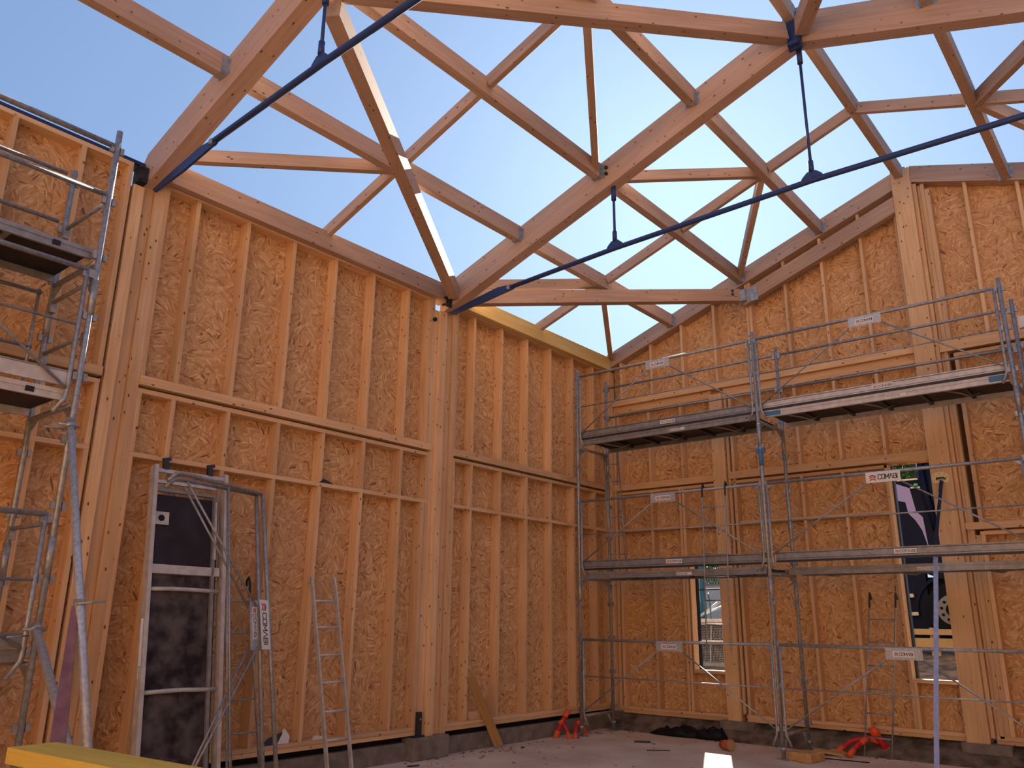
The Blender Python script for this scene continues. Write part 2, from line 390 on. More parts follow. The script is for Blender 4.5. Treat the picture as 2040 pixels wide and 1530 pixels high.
# osb sheets of the gable, cut to the slope above z = 5.1
def osb_e(y0, y1, z0, z1): panel('osb_panel', (XE+DP+.010, (y0+y1)/2, (z0+z1)/2), abs(y1-y0)-.003, z1-z0-.002, wr, east=True)
def osb_slope(y0, y1, z0):
    c = V((XE+DP+.010, (y0+y1)/2, z0)); bm = bmesh.new(); h = .008
    pts = [(y0, z0), (y1, z0), (y1, ztop(y1)-.04), (y0, ztop(y0)-.04)]
    f = [bm.verts.new((y-c.y, -h, z-z0)) for y, z in pts]; b = [bm.verts.new((y-c.y, h, z-z0)) for y, z in pts]
    bm.faces.new(f); bm.faces.new(b[::-1])
    for i in range(4): bm.faces.new((f[i], b[i], b[(i+1) % 4], f[(i+1) % 4]))
    bmesh.ops.recalc_face_normals(bm, faces=list(bm.faces))
    me = bpy.data.meshes.new('osb_panel'); bm.to_mesh(me); bm.free(); me.materials.append(OSB)
    o = bpy.data.objects.new('osb_panel', me); link(o, Matrix.Translation(c) @ Matrix.Rotation(R(90), 4, 'Z'), wr)
W1 = (5.59, 6.125, .905, 2.53); W2 = (2.50, 3.05, .925, 3.70)
osb_e(6.125, 7.5, .24, 3.05); osb_e(5.5, 6.125, .24, W1[2]-.01); osb_e(5.5, 6.125, W1[3]+.01, 3.05); osb_e(5.5, 7.5, 3.052, 3.70)
osb_e(5.5, 7.5, 3.702, 5.1)
osb_e(4.24, 5.5, .24, 3.05); osb_e(3.05, 4.24, .24, 3.05); osb_e(2.4, 3.05, .24, W2[2]-.01); osb_e(4.24, 5.5, 3.052, 3.70); osb_e(3.05, 4.24, 3.052, 3.70)
osb_e(4.24, 5.5, 3.702, 5.1); osb_e(2.4, 4.24, 3.702, 5.1)
for a, b in ((6.66, 7.55), (5.46, 6.66), (4.87, 5.46), (3.65, 4.87), (2.38, 3.65)): osb_slope(a, b, 5.102)
# main ridge post
ve('glulam_post', 2.245, 2.50, .02, 7.98, x0=11.66, d=.24)
ve('stud', 2.195, 2.243, .30, 7.72, x0=XE-.03)
# --- stretch right of the ridge post
ve('stud', 2.10, 2.15, .30, 7.70); ve('stud', 2.155, 2.19, .30, 7.70, x0=XE+.03, d=.1)
he('sill_plate', -2.6, 2.19, .235, .28); he('sill_plate', -2.6, 2.19, .282, .33)
he('top_plate', -2.6, 2.04, 2.69, 2.735); he('bottom_plate', -2.6, 2.19, 2.76, 2.85, x0=XE-.035, d=DP+.035)
he('top_plate', -2.6, 2.04, 5.06, 5.11); he('bottom_plate', -2.6, 2.19, 5.14, 5.29, x0=XE-.035, d=DP+.035)
ve('stud', 1.985, 2.035, .33, 2.69); ve('stud', 1.985, 2.035, 2.85, 5.06)
for yn in (1.62, 1.01, .41, -.19, -.79, -1.39, -1.99):
    ve('stud', yn-.045, yn, 5.29, ztop(yn)-.26)
for yn in (1.42, .81, .21, -.39, -.99, -1.59, -2.2):
    ve('stud', yn-.045, yn, .33, 2.69); ve('stud', yn-.045, yn, 2.85, 5.06)
osb_e(.8, 2.03, .24, 2.75); osb_e(.8, 2.03, 2.752, 5.1); osb_e(-1, .8, .24, 2.75); osb_e(-1, .8, 2.752, 5.1); osb_e(-2.8, -1, .24, 5.1)
for a, b in ((.99, 2.38), (-.4, .99), (-1.6, -.4), (-2.8, -1.6)): osb_slope(a, b, 5.102)
mb = MB(); mb.box((11.86, 2.02, 2.7), (11.89, 2.12, 5.2), newmat('slot shade brown', (.09, .05, .03), .9)[0]); mb.build('slot_shade_strip', wr)  # dark brown strip paints the shade at the back of the slot
ve('stud', 2.037, 2.098, .33, 2.69); ve('stud', 2.037, 2.098, 5.29, 7.60)
# verge beams
def slope_beam(name, ya, yb, zfa, zfb, depth, x0, d, m, parent):
    mb = MB(); mb.hexa([(x0, ya, zfa-depth), (x0+d, ya, zfa-depth), (x0+d, yb, zfb-depth), (x0, yb, zfb-depth), (x0, ya, zfa), (x0+d, ya, zfa), (x0+d, yb, zfb), (x0, yb, zfb)], m)
    # local axes: rotate so grain follows the slope
    vsr = [v.co.copy() for v in mb.bm.verts]
    d0 = V((0, yb-ya, zfb-zfa)).normalized(); a0 = V((1, 0, 0)); u0 = d0.cross(a0); M = Matrix((d0, a0, u0)).transposed().to_4x4()
    c = sum(vsr, V())/8; M.translation = c; Mi = M.inverted()
    for v in mb.bm.verts: v.co = Mi @ v.co
    bmesh.ops.recalc_face_normals(mb.bm, faces=list(mb.bm.faces))
    me = bpy.data.meshes.new(name); mb.bm.to_mesh(me); mb.bm.free(); me.materials.append(m)
    o = bpy.data.objects.new(name, me); return link(o, M, parent)
slope_beam('verge_beam', 7.56, 2.50, ztopN(7.56), ztopN(2.5), .262, 11.70, .18, GLULAM, wr)
slope_beam('verge_beam', 2.245, -2.7, ztopS(2.245), ztopS(-2.7), .262, 11.70, .18, GLULAM, wr)
slope_beam('verge_beam', 4.86, 2.50, 6.70, 7.565, .245, 11.63, .12, GLULAM, wr)
# upstand and blocks
mb = MB(); mb.box((11.76, -3, -.02), (11.95, 7.6, .14), CONC); mb.build('concrete_kerb', wr, bevel=.006)
mb = MB(); mb.box((11.86, -3, .14), (11.89, 7.55, .26), BLACK); mb.build('gap_shade_strip', wr)  # black strip set in as the shade of the gap over the kerb
mb = MB(); mb.box((11.62, 5.18, 0), (11.80, 5.70, .24), CONC); mb.build('concrete_block', wr, bevel=.02)
mb = MB(); mb.box((11.62, 2.02, 0), (11.80, 2.56, .24), CONC); mb.build('concrete_block', wr, bevel=.01)
mb = MB(); mb.box((11.60, 7.38, 0), (11.80, 7.53, .24), CONC); mb.build('concrete_block', wr, bevel=.01)
# openings
win1 = empty('window_1', (11.82, 5.86, .9), kind='structure')
he('window_sill', W1[0], W1[1], W1[2]-.045, W1[2], parent=win1, x0=XE-.005, d=.16)
he('window_header', W1[0], W1[1], W1[3], W1[3]+.045, parent=win1)
ve('jamb', W1[1]-.02, W1[1], W1[2], W1[3], parent=win1, x0=XE, d=.16, m=PINE)
mb = MB(); mb.box((11.905, W1[1]-.035, W1[2]), (11.99, W1[1]+.005, W1[3]), BLACK); mb.build('membrane_edge', win1)
win2 = empty('window_2', (11.82, 2.77, .9), kind='structure')
he('window_sill', W2[0], W2[1], W2[2]-.045, W2[2], parent=win2, x0=XE-.005, d=.16)
ve('jamb', 3.045, 3.09, .33, W2[3], parent=win2, x0=XE, d=.16); ve('jamb', 3.00, 3.043, .33, W2[2]-.045, parent=win2)
mb = MB(); mb.box((11.905, 3.02, W2[2]), (11.99, 3.06, W2[3]), DSTEEL); mb.build('membrane_edge', win2)

# --- the two walls behind and beside the camera, plain stud walls of the same kind
ws = empty('wall_rear', (3, -2.8, 0), kind='structure')
for i in range(14):
    a = -5.6+i*1.24; panel('osb_panel', (a+.62, -2.85, 3.0), 1.237, 5.6, ws)
for i in range(29):
    x = -5.6+i*.6; timber('stud', (x, -2.76, .3), (x, -2.76, 5.8), .045, .145, PINE, ws, up=(0, 1, 0))
timber('top_plate', (-5.6, -2.76, 5.83), (11.7, -2.76, 5.83), .145, .05, PINE, ws); timber('sill_plate', (-5.6, -2.76, .27), (11.7, -2.76, .27), .145, .05, PINE, ws)
mb = MB(); mb.box((-6, -3.0, -.02), (11.9, -2.75, .2), CONC); mb.build('concrete_kerb', ws)
ww = empty('wall_back', (-5.6, 2.4, 0), kind='structure')
for i in range(8):
    a = -2.8+i*1.29; panel('osb_panel', (-5.72, a+.645, 3.3), 1.287, 6.2, ww, east=True)
for i in range(17):
    y = -2.7+i*.62; timber('stud', (-5.62, y, .3), (-5.62, y, 6.0), .145, .045, PINE, ww, up=(0, 1, 0))
mb = MB(); mb.box((-5.9, -3, -.02), (-5.55, 7.6, .2), CONC); mb.build('concrete_kerb', ww)

# ------------------------------------------------------------------ roof frames
def zr(y): return 6.15+.357*(7.5-y) if y >= 2.37 else 7.98-.345*(2.37-y)
RIDGE = 2.37
def rafter_mb(x0, x1, ya, yb, dv, tail):
    mb = MB(); n = 'x'
    za, zb = zr(ya), zr(yb)
    if tail:  # birdsmouth tail cut vertical at the wall
        prof = [(ya, za-dv), (ya, za-.07), (ya-.07*(1 if ya > yb else -1), zr(ya-.07*(1 if ya > yb else -1))), (yb, zb), (yb, zb-dv)]
    mb.prism([(x0, y, z) for y, z in prof], (x1-x0, 0, 0), GLULAM)
    return mb
def roof_truss(x0, x1, label, tie_z, kp_y, kp_top):
    xc = (x0+x1)/2
    t = empty('roof_truss', (xc, RIDGE, 5.8), label, 'roof truss', 'glulam roof trusses with steel tie rods')
    for ya in (7.62, -2.88):
        mb = rafter_mb(x0, x1, ya, RIDGE, .385, True)
        # orient grain along slope
        d0 = V((0, RIDGE-ya, zr(RIDGE)-zr(ya))).normalized(); a0 = V((1, 0, 0)); u0 = d0.cross(a0).normalized()
        M = Matrix((d0, a0, u0)).transposed().to_4x4(); M.translation = V((xc, (ya+RIDGE)/2, zr((ya+RIDGE)/2))); Mi = M.inverted()
        for v in mb.bm.verts: v.co = Mi @ v.co
        bmesh.ops.recalc_face_normals(mb.bm, faces=list(mb.bm.faces))
        me = bpy.data.meshes.new('rafter'); mb.bm.to_mesh(me); mb.bm.free(); me.materials.append(GLULAM)
        o = bpy.data.objects.new('rafter', me); link(o, M, t)
    # tie rod with heel blades
    s = lambda y: 2*RIDGE-y
    mb = MB(); pts = [(xc, 6.45, tie_z-.13), (xc, kp_y, tie_z-.05), (xc, RIDGE, tie_z), (xc, s(kp_y), tie_z-.05), (xc, s(6.45), tie_z-.13)]
    mb.tube(pts, .030, STEEL, 12); mb.build('tie_rod', t, label='dark blue steel tie rod')
    for sg in (1, -1):
        f = lambda y: RIDGE+sg*(y-RIDGE)
        mb = MB()
        mb.prism([(xc-.012, f(7.50), 5.745), (xc-.012, f(7.1), 5.82), (xc-.012, f(6.62), 5.895), (xc-.012, f(6.38), 5.875), (xc-.012, f(6.34), tie_z-.165), (xc-.012, f(6.9), 5.74), (xc-.012, f(7.45), 5.70)], (.024, 0, 0), STEEL)
        mb.tube([(xc-.03, f(6.42), tie_z-.13), (xc+.03, f(6.42), tie_z-.13)], .03, GALV, 10)
        mb.build('heel_plate', t, label='blue steel blade at the heel')
    for yy, zt in ((kp_y, zr(kp_y)-.385), (RIDGE, zr(RIDGE)-.42), (s(kp_y), zr(kp_y)-.385)):
        zb = tie_z if yy == RIDGE else tie_z-.05
        mb = MB(); mb.tube([(xc, yy, zb+.08), (xc, yy, zt-.02)], .016, STEEL, 10)
        mb.tube([(xc, yy, zb+.10), (xc, yy, zb+.22)], .028, STEEL, 10); mb.tube([(xc, yy, zt-.18), (xc, yy, zt+.03)], .030, STEEL, 10)
        mb.prism([(xc-.01, yy-.14, zb-.02), (xc-.01, yy-.10, zb+.05), (xc-.01, yy-.045, zb+.10), (xc-.01, yy+.045, zb+.10), (xc-.01, yy+.10, zb+.05), (xc-.01, yy+.14, zb-.02)], (.02, 0, 0), STEEL)
        mb.build('hanger_rod', t, label='thin blue steel hanger with forked ends')
    return t
T1 = roof_truss(3.23, 3.40, 'nearest large glulam roof truss rising at upper left, its rod crossing the sky', 5.99, 4.83, 0)
T2 = roof_truss(7.57, 7.735, 'middle large glulam roof truss rising from the north wall post to the blue apex plate', 5.97, 4.76, 0)
# apex joint
mb = MB(); mb.box((7.535, RIDGE-.07, 7.50), (7.57, RIDGE+.07, 7.95), STEEL); mb.box((7.47, RIDGE-.05, 7.52), (7.56, RIDGE+.06, 7.56), STEEL); mb.build('apex_plate', T2, label='blue painted steel plate at the apex')
for (y, z) in ((4.80, 6.99), (4.80, 6.905)):
    mb = MB(); mb.tube([(7.575, y, z), (7.545, y, z)], .022, DSTEEL, 10); mb.build('bolt', T2)
mb = MB(); mb.box((3.14, 7.46, 5.76), (3.225, 7.60, 5.93), DSTEEL)
for z in (5.78, 5.90): mb.tube([(3.14, 7.44, z), (3.14, 7.39, z)], .02, DSTEEL, 8)
mb.build('heel_bracket', T1, label='dark steel bracket with bolts')
mb = MB(); mb.box((7.46, 7.38, 5.76), (7.56, 7.403, 5.90), DSTEEL)
for z in (5.78, 5.88): mb.tube([(7.44, 7.44, z), (7.44, 7.40, z)], .018, DSTEEL, 8)
mb.build('heel_bracket', T2, label='dark steel bracket with bolts')

# purlins (along X)
def hanger(parent, x, y0, y1, z0, z1, side):
    mb = MB(); t = .006; L = .07
    xa, xb = (x-L, x) if side < 0 else (x, x+L)
    mb.box((xa, y0-t, z0-t), (xb, y1+t, z0), HANG); mb.box((xa, y0-t, z0), (xb, y0, z1-.03), HANG); mb.box((xa, y1, z0), (xb, y1+t, z1-.03), HANG)
    xf = x-t if side < 0 else x
    mb.box((xf, y0-.04, z0), (xf+t, y0, z1-.04), HANG); mb.box((xf, y1, z0), (xf+t, y1+.04, z1-.04), HANG)
    mb.build('joist_hanger', parent, label='galvanised steel hanger shoe')
def purlin(x0, x1, y0, zt, label, hs=(1, 1), w=.105, h=.205):
    o = timber('purlin', (x0, y0+w/2, zt-h/2), (x1, y0+w/2, zt-h/2), w, h, GLULAM, None, label, 'purlin', 'roof purlins between the trusses')
    if hs[0]: hanger(o, x0, y0, y0+w, zt-h, zt, 1)
    if hs[1]: hanger(o, x1, y0, y0+w, zt-h, zt, -1)
    return o
pur = [(6.15, 6.62, 'lowest purlin'), (4.87, 7.075, 'middle purlin'), (3.55, 7.55, 'upper purlin'), (2.34, 8.06, 'ridge purlin'), (1.04, 7.58, 'first purlin on the far roof slope')]
bays = [(-1.0, 3.23, 'left of the nearest truss at the top left corner'), (3.40, 7.57, 'between the nearest and the middle truss'), (7.735, 11.70, 'between the middle truss and the gable wall')]
for b, (xa, xb, bn) in enumerate(bays):
    for k, (y, z, pn) in enumerate(pur):
        if b == 0 and k > 1: continue
        purlin(xa, xb, y, z, f'{pn} {bn}', hs=(b > 0, 1))
# short trimmers running up the slope (along Y)
def slopebit(name, x, ya, yb, w, h, label, cat, group):
    return timber(name, (x, ya, zr(ya)-h/2), (x, yb, zr(yb)-h/2), w, h, GLULAM, None, label, cat, group)
for x, bn in ((5.43, 'left roof bay'), (9.64, 'bay next to the gable')):
    for (ya, yb, rn) in ((7.50, 6.255, 'from eaves to lowest purlin'), (6.145, 4.975, 'between lowest and middle purlins'), (4.865, 3.655, 'between middle and upper purlins'), (3.545, 2.445, 'between upper and ridge purlins'), (2.335, 1.145, 'just past the ridge'), (1.035, -2.6, 'down the far slope')):
        slopebit('trimmer', x, ya, yb, .065, .145, f'slim rafter {rn}, {bn}', 'rafter', 'slim trimmer rafters')
# small diagonal braces in the roof plane
def brace(a, b, label, w=.085, h=.14, drop=0):
    pa = V((a[0], a[1], zr(a[1])-h/2-drop)); pb = V((b[0], b[1], zr(b[1])-h/2-drop))
    return timber('diagonal_brace', pa, pb, w, h, GLULAM, None, label, 'brace', 'slim diagonal roof braces')
brace((3.42, 7.36), (5.39, 6.27), 'slim brace from the heel of the nearest truss to the lowest purlin')
brace((5.47, 3.66), (7.56, 4.95), 'nearly upright slim brace meeting the middle truss at its upper steel hanger shoe')
brace((7.74, 7.33), (9.60, 6.27), 'slim brace behind the heavy horizontal beam at the foot of the middle truss')
brace((7.74, 4.95), (9.60, 3.67), 'level slim brace from the middle truss to the crossing above the bright sky')
brace((9.68, 3.66), (11.69, 4.93), 'short steep slim brace dropping from the crossing to the gable verge')
brace((9.68, 6.27), (11.69, 7.42), 'short upright slim brace ending in the corner of the two walls')
brace((9.60, 1.03), (7.74, -.15), 'slim brace on the far slope at the top right corner', w=.08, h=.17)
brace((9.68, 1.03), (11.69, -.25), 'slim brace on the far slope behind the blue rod at the right edge', w=.08, h=.17)
# heavy diagonal tension beams of the lower layer
def heavy(a, b, label, plates):
    o = timber('heavy_brace_beam', a, b, .14, .20, GLULAM, None, label, 'beam', 'heavy diagonal beams under the purlins')
    for p in plates:
        mb = MB(); mb.box((p[0]-.05, p[1]-.05, p[2]-.09), (p[0]+.05, p[1]+.05, p[2]+.07), DSTEEL); mb.build('steel_shoe', o)
    return o
heavy((3.42, 4.87, 6.60), (7.53, 7.32, 5.96), 'heavy beam falling from the upper left to the foot of the middle truss', [])
heavy((3.42, 4.85, 6.79), (7.50, 2.47, 7.71), 'heavy beam running level along the top of the photo to the apex of the middle truss', [])
hb = heavy((7.80, 7.32, 5.96), (11.60, 4.93, 6.62), 'heavy level beam from the foot of the middle truss to the gable wall', [])
mb = MB(); mb.box((11.55, 4.80, 6.51), (11.625, 4.97, 6.70), HANG); mb.box((11.62, 4.62, 6.50), (11.63, 4.80, 6.72), HANG); mb.build('joist_hanger', hb, label='galvanised steel hanger plate')
for z in (6.60, 6.66):
    mb = MB(); mb.tube([(11.44, 4.95, z), (11.40, 4.94, z)], .018, DSTEEL, 8); mb.build('bolt', hb)
heavy((7.50, 2.27, 7.71), (3.42, -.11, 6.73), 'heavy beam leaving the apex plate towards the camera at the top edge', [])

# ------------------------------------------------------------------ lettering
GL = {'C': [[(1, .85), (.85, 1), (.15, 1), (0, .85), (0, .15), (.15, 0), (.85, 0), (1, .15)]],
      'O': [[(.15, 0), (0, .15), (0, .85), (.15, 1), (.85, 1), (1, .85), (1, .15), (.85, 0), (.15, 0)]],
      'M': [[(0, 0), (0, 1), (.5, .3), (1, 1), (1, 0)]],
      'A': [[(0, 0), (.45, 1), (.55, 1), (1, 0)]],
      'B': [[(0, 0), (0, 1), (.85, 1), (.95, .9), (.95, .6), (.85, .52), (0, .52)], [(.85, .52), (1, .42), (1, .12), (.88, 0), (0, 0)]],
      'I': [[(.1, 0), (.1, 1)]]}
GW = {'C': 1, 'O': 1, 'M': 1.15, 'A': 1.05, 'B': 1, 'I': .25}
def word(mb, o, ux, uz, n, hgt, text='COMABI', mat=None, th=.155, sx=.95):
    "strokes standing proud of a plate: o origin, ux/uz unit directions, n outward"
    o, ux, uz, n = V(o), V(ux), V(uz), V(n); x = 0
    for ch in text:
        for st in GL[ch]:
            for (a, b) in zip(st, st[1:]):
                p = o+ux*((x+a[0]*GW[ch])*hgt*sx)+uz*(a[1]*hgt); q = o+ux*((x+b[0]*GW[ch])*hgt*sx)+uz*(b[1]*hgt)
                d = (q-p).normalized()*th*hgt*.5
                mb.beam(p-d+n*.0007, q+d+n*.0007, th*hgt, .0012, mat or INK, up=n)
        x += GW[ch]+.28
    return x*hgt*sx
def logo(mb, o, ux, uz, n, s):
    o, ux, uz, n = V(o), V(ux), V(uz), V(n)
    for k, m in ((0, RED), (1, RED), (2, INK)):
        z = .0+k*.30
        for (a, b) in (((0, z), (.42, z+.22)), ((.40, z+.22), (1.0, z))):
            p = o+(ux*a[0]+uz*a[1])*s; q = o+(ux*b[0]+uz*b[1])*s
            mb.beam(p+n*.0007, q+n*.0007, .15*s, .0012, m, up=n)
def sticker(mb, o, ux, uz, n, L, Hh, plate=None):
    "white label of length L, height Hh, origin lower left corner"
    o, ux, uz, n = V(o), V(ux).normalized(), V(uz).normalized(), V(n).normalized()
    P = [o, o+ux*L, o+ux*L+uz*Hh, o+uz*Hh]; mb.prism(P, n*.001, WHITE)
    h = Hh*.46; s = Hh*.62
    logo(mb, o+ux*Hh*.3+uz*(Hh*.2)+n*.001, ux, uz, n, s)
    x0 = Hh*.3+s+Hh*.22; wd = 6.85*.95*h; sc = min(1.25, (L-x0-Hh*.15)/wd)
    word(mb, o+ux*x0+uz*(Hh*.27)+n*.001, ux, uz, n, h, sx=.95*sc)

# ------------------------------------------------------------------ scaffold on the gable side
XF, XB = 10.4, 11.25
SY = (7.26, 4.27, 1.23)
sc = empty('facade_scaffold', (10.8, 4.2, 0), 'two-bay two-deck galvanised scaffold standing along the gable wall with the windows', 'scaffold')
def collar(mb, x, y, z, ax):
    e = V((0, .055, 0)) if ax == 'y' else V((.055, 0, 0)); f = V((.03, 0, 0)) if ax == 'y' else V((0, .03, 0))
    c = V((x, y, z)); mb.box(c-e-f*.5-V((0, 0, .03)), c-e*.45+f*.5+V((0, 0, .03)), GALV); mb.box(c+e*.45-f*.5-V((0, 0, .03)), c+e+f*.5+V((0, 0, .03)), GALV)
def standard(parent, x, y, ztop_, z0, ax, blue=False):
    mb = MB(); mb.tube([(x, y, z0+.02), (x, y, ztop_)], .0243, GALV, 12)
    mb.box((x-.07, y-.07, z0), (x+.07, y+.07, z0+.008), GALV); mb.tube([(x, y, z0+.10), (x, y, z0+.14)], .04, GALV, 8)
    for z in (.35, .85, 1.35, 1.85, 2.38, 2.88, 3.38, 3.88, 4.40, 4.90, 5.38):
        if z > z0 and z < ztop_: collar(mb, x, y, z, ax)
    o = mb.build('standard', parent)
    for z in (2.20, 4.24):
        if z < ztop_-.3:
            mb = MB(); mb.tube([(x, y, z-.35), (x, y, z-.05)], .029, GALV, 10); mb.build('joint_sleeve', o)
    if blue:
        mb = MB(); mb.tube([(x, y, 3.62), (x, y, 3.84)], .031, BLUEP, 10); mb.box((x-.02, y-.06, 3.80), (x+.02, y+.06, 3.86), BLUEP); mb.build('blue_sleeve', o, label='blue painted sleeve')
    mb = MB(); mb.tube([(x, y, 3.95), (x, y, 4.20)], .0255, WHITE, 10) if blue else mb.tube([(x, y, 1.9), (x, y, 2.1)], .0255, ALUP, 10)
    mb.build('label_band', o, label='pale label wrapped round the tube')
    return o
for i, y in enumerate(SY):
    standard(sc, XF, y, 5.52, 0, 'y', blue=(i == 1)); standard(sc, XB, y, 5.52, 0, 'y')
def end_frame(parent, y, z, low=False):
    mb = MB(); mb.tube([(XF, y, z), (XB, y, z)], .022, GALV, 10)
    if not low:
        for x, s in ((XF, 1), (XB, -1)):
            mb.prism([(x, y-.004, z-.03), (x+s*.20, y-.004, z-.02), (x+s*.07, y-.004, z-.10), (x+s*.02, y-.004, z-.28), (x, y-.004, z-.30)], (0, .008, 0), GALV)
    else:
        for x, s in ((XB, -1), (XF, 1)): mb.tube([(x, y, .06), (x+s*.16, y, z)], .014, GALV, 8)
    mb.build('transom', parent)
for y in SY: end_frame(sc, y, 2.21); end_frame(sc, y, 4.235); end_frame(sc, y, .27, True)
def guard_frame(parent, y0, y1, zt, zb, big=False):
    "y0 > y1; rail at zt, hooks below zb"
    mb = MB(); x = XF-.005; a, b = y0-.055, y1+.06
    mb.tube([(x, a, zt), (x, b, zt)], .021, GALV, 10)
    for yy, s in ((a, -1), (b, 1)):
        mb.tube([(x, yy, zt+.015), (x, yy, zb+.02), (x, yy+s*.005, zb-.03), (x, yy+s*.06, zb-.15)], .0165, GALV, 10)
        mb.prism([(x-.004, yy, zt+.02), (x-.004, yy+s*.16, zt+.02), (x-.004, yy+s*.04, zt-.05), (x-.004, yy, zt-.09)], (.008, 0, 0), GALV)
    mb.tube([(x, a, zt-.51), (x, b, zt-.51)], .0095, GALV, 8)
    c = (a+b)/2
    mb.tube([(x-.012, a-.02, zb+.05), (x-.012, c+.20, zt-.13)], .0105, GALV, 8); mb.tube([(x-.012, b+.02, zb+.05), (x-.012, c-.20, zt-.13)], .0105, GALV, 8)
    o = mb.build('guardrail_frame', parent)
    mb = MB(); xp = x-.022; pm = WHITE if big else GALVB
    mb.prism([(xp, c+.20, zt-.125), (xp, c-.20, zt-.125), (xp, c-.20, zt+.005), (xp, c+.20, zt+.005)], (.003, 0, 0), pm)
    if big: sticker(mb, (xp, c+.19, zt-.12), (0, -1, 0), (0, 0, 1), (-1, 0, 0), .38, .12)
    else: sticker(mb, (xp, c+.12, zt-.095), (0, -1, 0), (0, 0, 1), (-1, 0, 0), .23, .065)
    mb.build('name_plate', o, label='plate carrying red and black lettering')
for k, (y0, y1) in enumerate(((SY[0], SY[1]), (SY[1], SY[2]))):
    guard_frame(sc, y0, y1, 1.33, .30); guard_frame(sc, y0, y1, 3.375, 2.40, big=(k == 1)); guard_frame(sc, y0, y1, 5.40, 4.40)
    for z in (5.40, 4.885):
        mb = MB(); mb.tube([(XB, y0-.03, z), (XB, y1+.03, z)], .019, GALV, 10); mb.box((XB-.02, y0-.06, z-.06), (XB+.02, y0-.02, z+.03), GALV); mb.box((XB-.02, y1+.02, z-.06), (XB+.02, y1+.06, z+.03), GALV); mb.build('rear_guardrail', sc)
def deck(parent, y0, y1, zs, x0, x1, toe_z, pale, name='platform', blue=False):
    a, b = y0-.06, y1+.06
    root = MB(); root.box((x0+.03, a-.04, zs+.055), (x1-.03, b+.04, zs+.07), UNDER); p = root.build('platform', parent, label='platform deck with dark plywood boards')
    m = ALUP if pale else ALU
    for xx in (x0, x1-.045):
        mb = MB(); mb.box((xx, a, zs+.052), (xx+.045, b, zs+.085), m); mb.box((xx+.008, a, zs+.004), (xx+.03, b, zs+.052), m); mb.box((xx, a, zs-.006), (xx+.045, b, zs+.008), m)
        if xx == x0:
            mb.tube([(xx+.006, b+.12, zs+.035), (xx-.002+.006, b+.12, zs+.035)], .01, INK, 8)
            sticker(mb, (xx+.006, (a+b)/2-.12, zs+.012), (0, -1, 0), (0, 0, 1), (-1, 0, 0), .24, .036)
            if blue:
                mb.box((xx-.002, a, zs+.008), (xx+.02, a-.24, zs+.07), BLUEP); mb.box((xx-.002, b+.20, zs+.01), (xx+.02, b, zs+.078), BLUEP)
        mb.build('side_beam', p)
    n = 6
    for i in range(1, n):
        y = a+(b-a)*i/n; mb = MB(); mb.beam((x0+.04, y, zs+.035), (x1-.04, y, zs+.035), .04, .03, DSTEEL); mb.build('cross_member', p)
    for i in (1, 3, 5):
        y = a+(b-a)*i/n; mb = MB(); mb.tube([(x0+.1, y+.25, zs+.03), (x0+.2, y+.05, zs-.02), (x0+.42, y, zs-.02), (x0+.5, y-.1, zs+.03)], .010, ALU, 6); mb.build('latch_bar', p)
    if toe_z:
        mb = MB(); z0, z1 = toe_z; mb.box((XF+.03, a+.03, z0), (XF+.055, b-.03, z1), m); mb.box((XF+.022, a+.03, z1-.012), (XF+.063, b-.03, z1), m)
        mb.box((XF+.028, a+.03, z0+(z1-z0)*.16), (XF+.05, b-.03, z0+(z1-z0)*.20), DSTEEL); mb.box((XF+.028, a+.03, z0+(z1-z0)*.80), (XF+.05, b-.03, z0+(z1-z0)*.84), DSTEEL); mb.box((XF+.026, a+.03, z0-.028), (XF+.05, b-.03, z0-.003), DSTEEL)
        sticker(mb, (XF+.021, (a+b)/2+.02, z0+(z1-z0)*.22), (0, -1, 0), (0, 0, 1), (-1, 0, 0), .25, .058)
        mb.build('toe_board', p, label='grooved aluminium toe board')
    return p
deck(sc, SY[0], SY[1], 4.275, 10.44, 11.22, (4.385, 4.50), False)
deck(sc, SY[1], SY[2], 4.285, 10.44, 11.22, (4.405, 4.50), True, blue=True)
deck(sc, SY[0], SY[1], 2.215, 10.44, 11.22, (2.36, 2.48), False)
deck(sc, SY[1]-.06, SY[2], 2.215, 10.80, 11.22, (2.375, 2.48), False)
# inner access ladder up to the top deck
def ladder(parent, pa, pb, width_v, n, r=.011, name=None, hooks=False, mat=GALV, flat=False, rung0=.25):
    "pa foot centre, pb top centre, width vector"
    mb = MB(); pa, pb, wv = V(pa), V(pb), V(width_v)/2
    for s in (-1, 1):
        if flat: mb.beam(pa+wv*s, pb+wv*s, .02, .045, mat, up=wv.cross(pb-pa))
        else: mb.tube([pa+wv*s, pb+wv*s], r, mat, 8)
    return mb, pa, pb, wv
def ladder_build(name, parent, pa, pb, width_v, rung_t, label=None, cat=None, mat=GALV, r=.011, flat=False, hook=None, group=None, feet=True):
    mb, pa, pb, wv = ladder(None, pa, pb, width_v, 0, r, mat=mat, flat=flat)
    root = None
    if parent is None:
        root = empty(name, pa, label, cat, group); 
        st = mb.build('stile_pair', root)
    else: root = mb.build(name, parent, label=label)
    for t in rung_t:
        c = pa+(pb-pa)*t; m2 = MB(); m2.tube([c-wv, c+wv], r*.85 if not flat else .013, mat, 8); m2.build('rung', root)
    if hook:
        for s in (-1, 1):
            p = pb+wv*s; h = V(hook); m2 = MB(); m2.tube([p-(pb-pa).normalized()*.10, p+V((0, 0, .05)), p+V((0, 0, .09))+h*.4, p+V((0, 0, .06))+h, p+h+V((0, 0, .0))], .012, DSTEEL if not flat else mat, 8); m2.build('hook', root)
    return root
ladder_build('access_ladder', sc, (11.0, 6.93, 2.35), (11.28, 7.22, 4.33), (-.16, .18, 0), [.13, .28, .43, .58, .73, .88], r=.012)
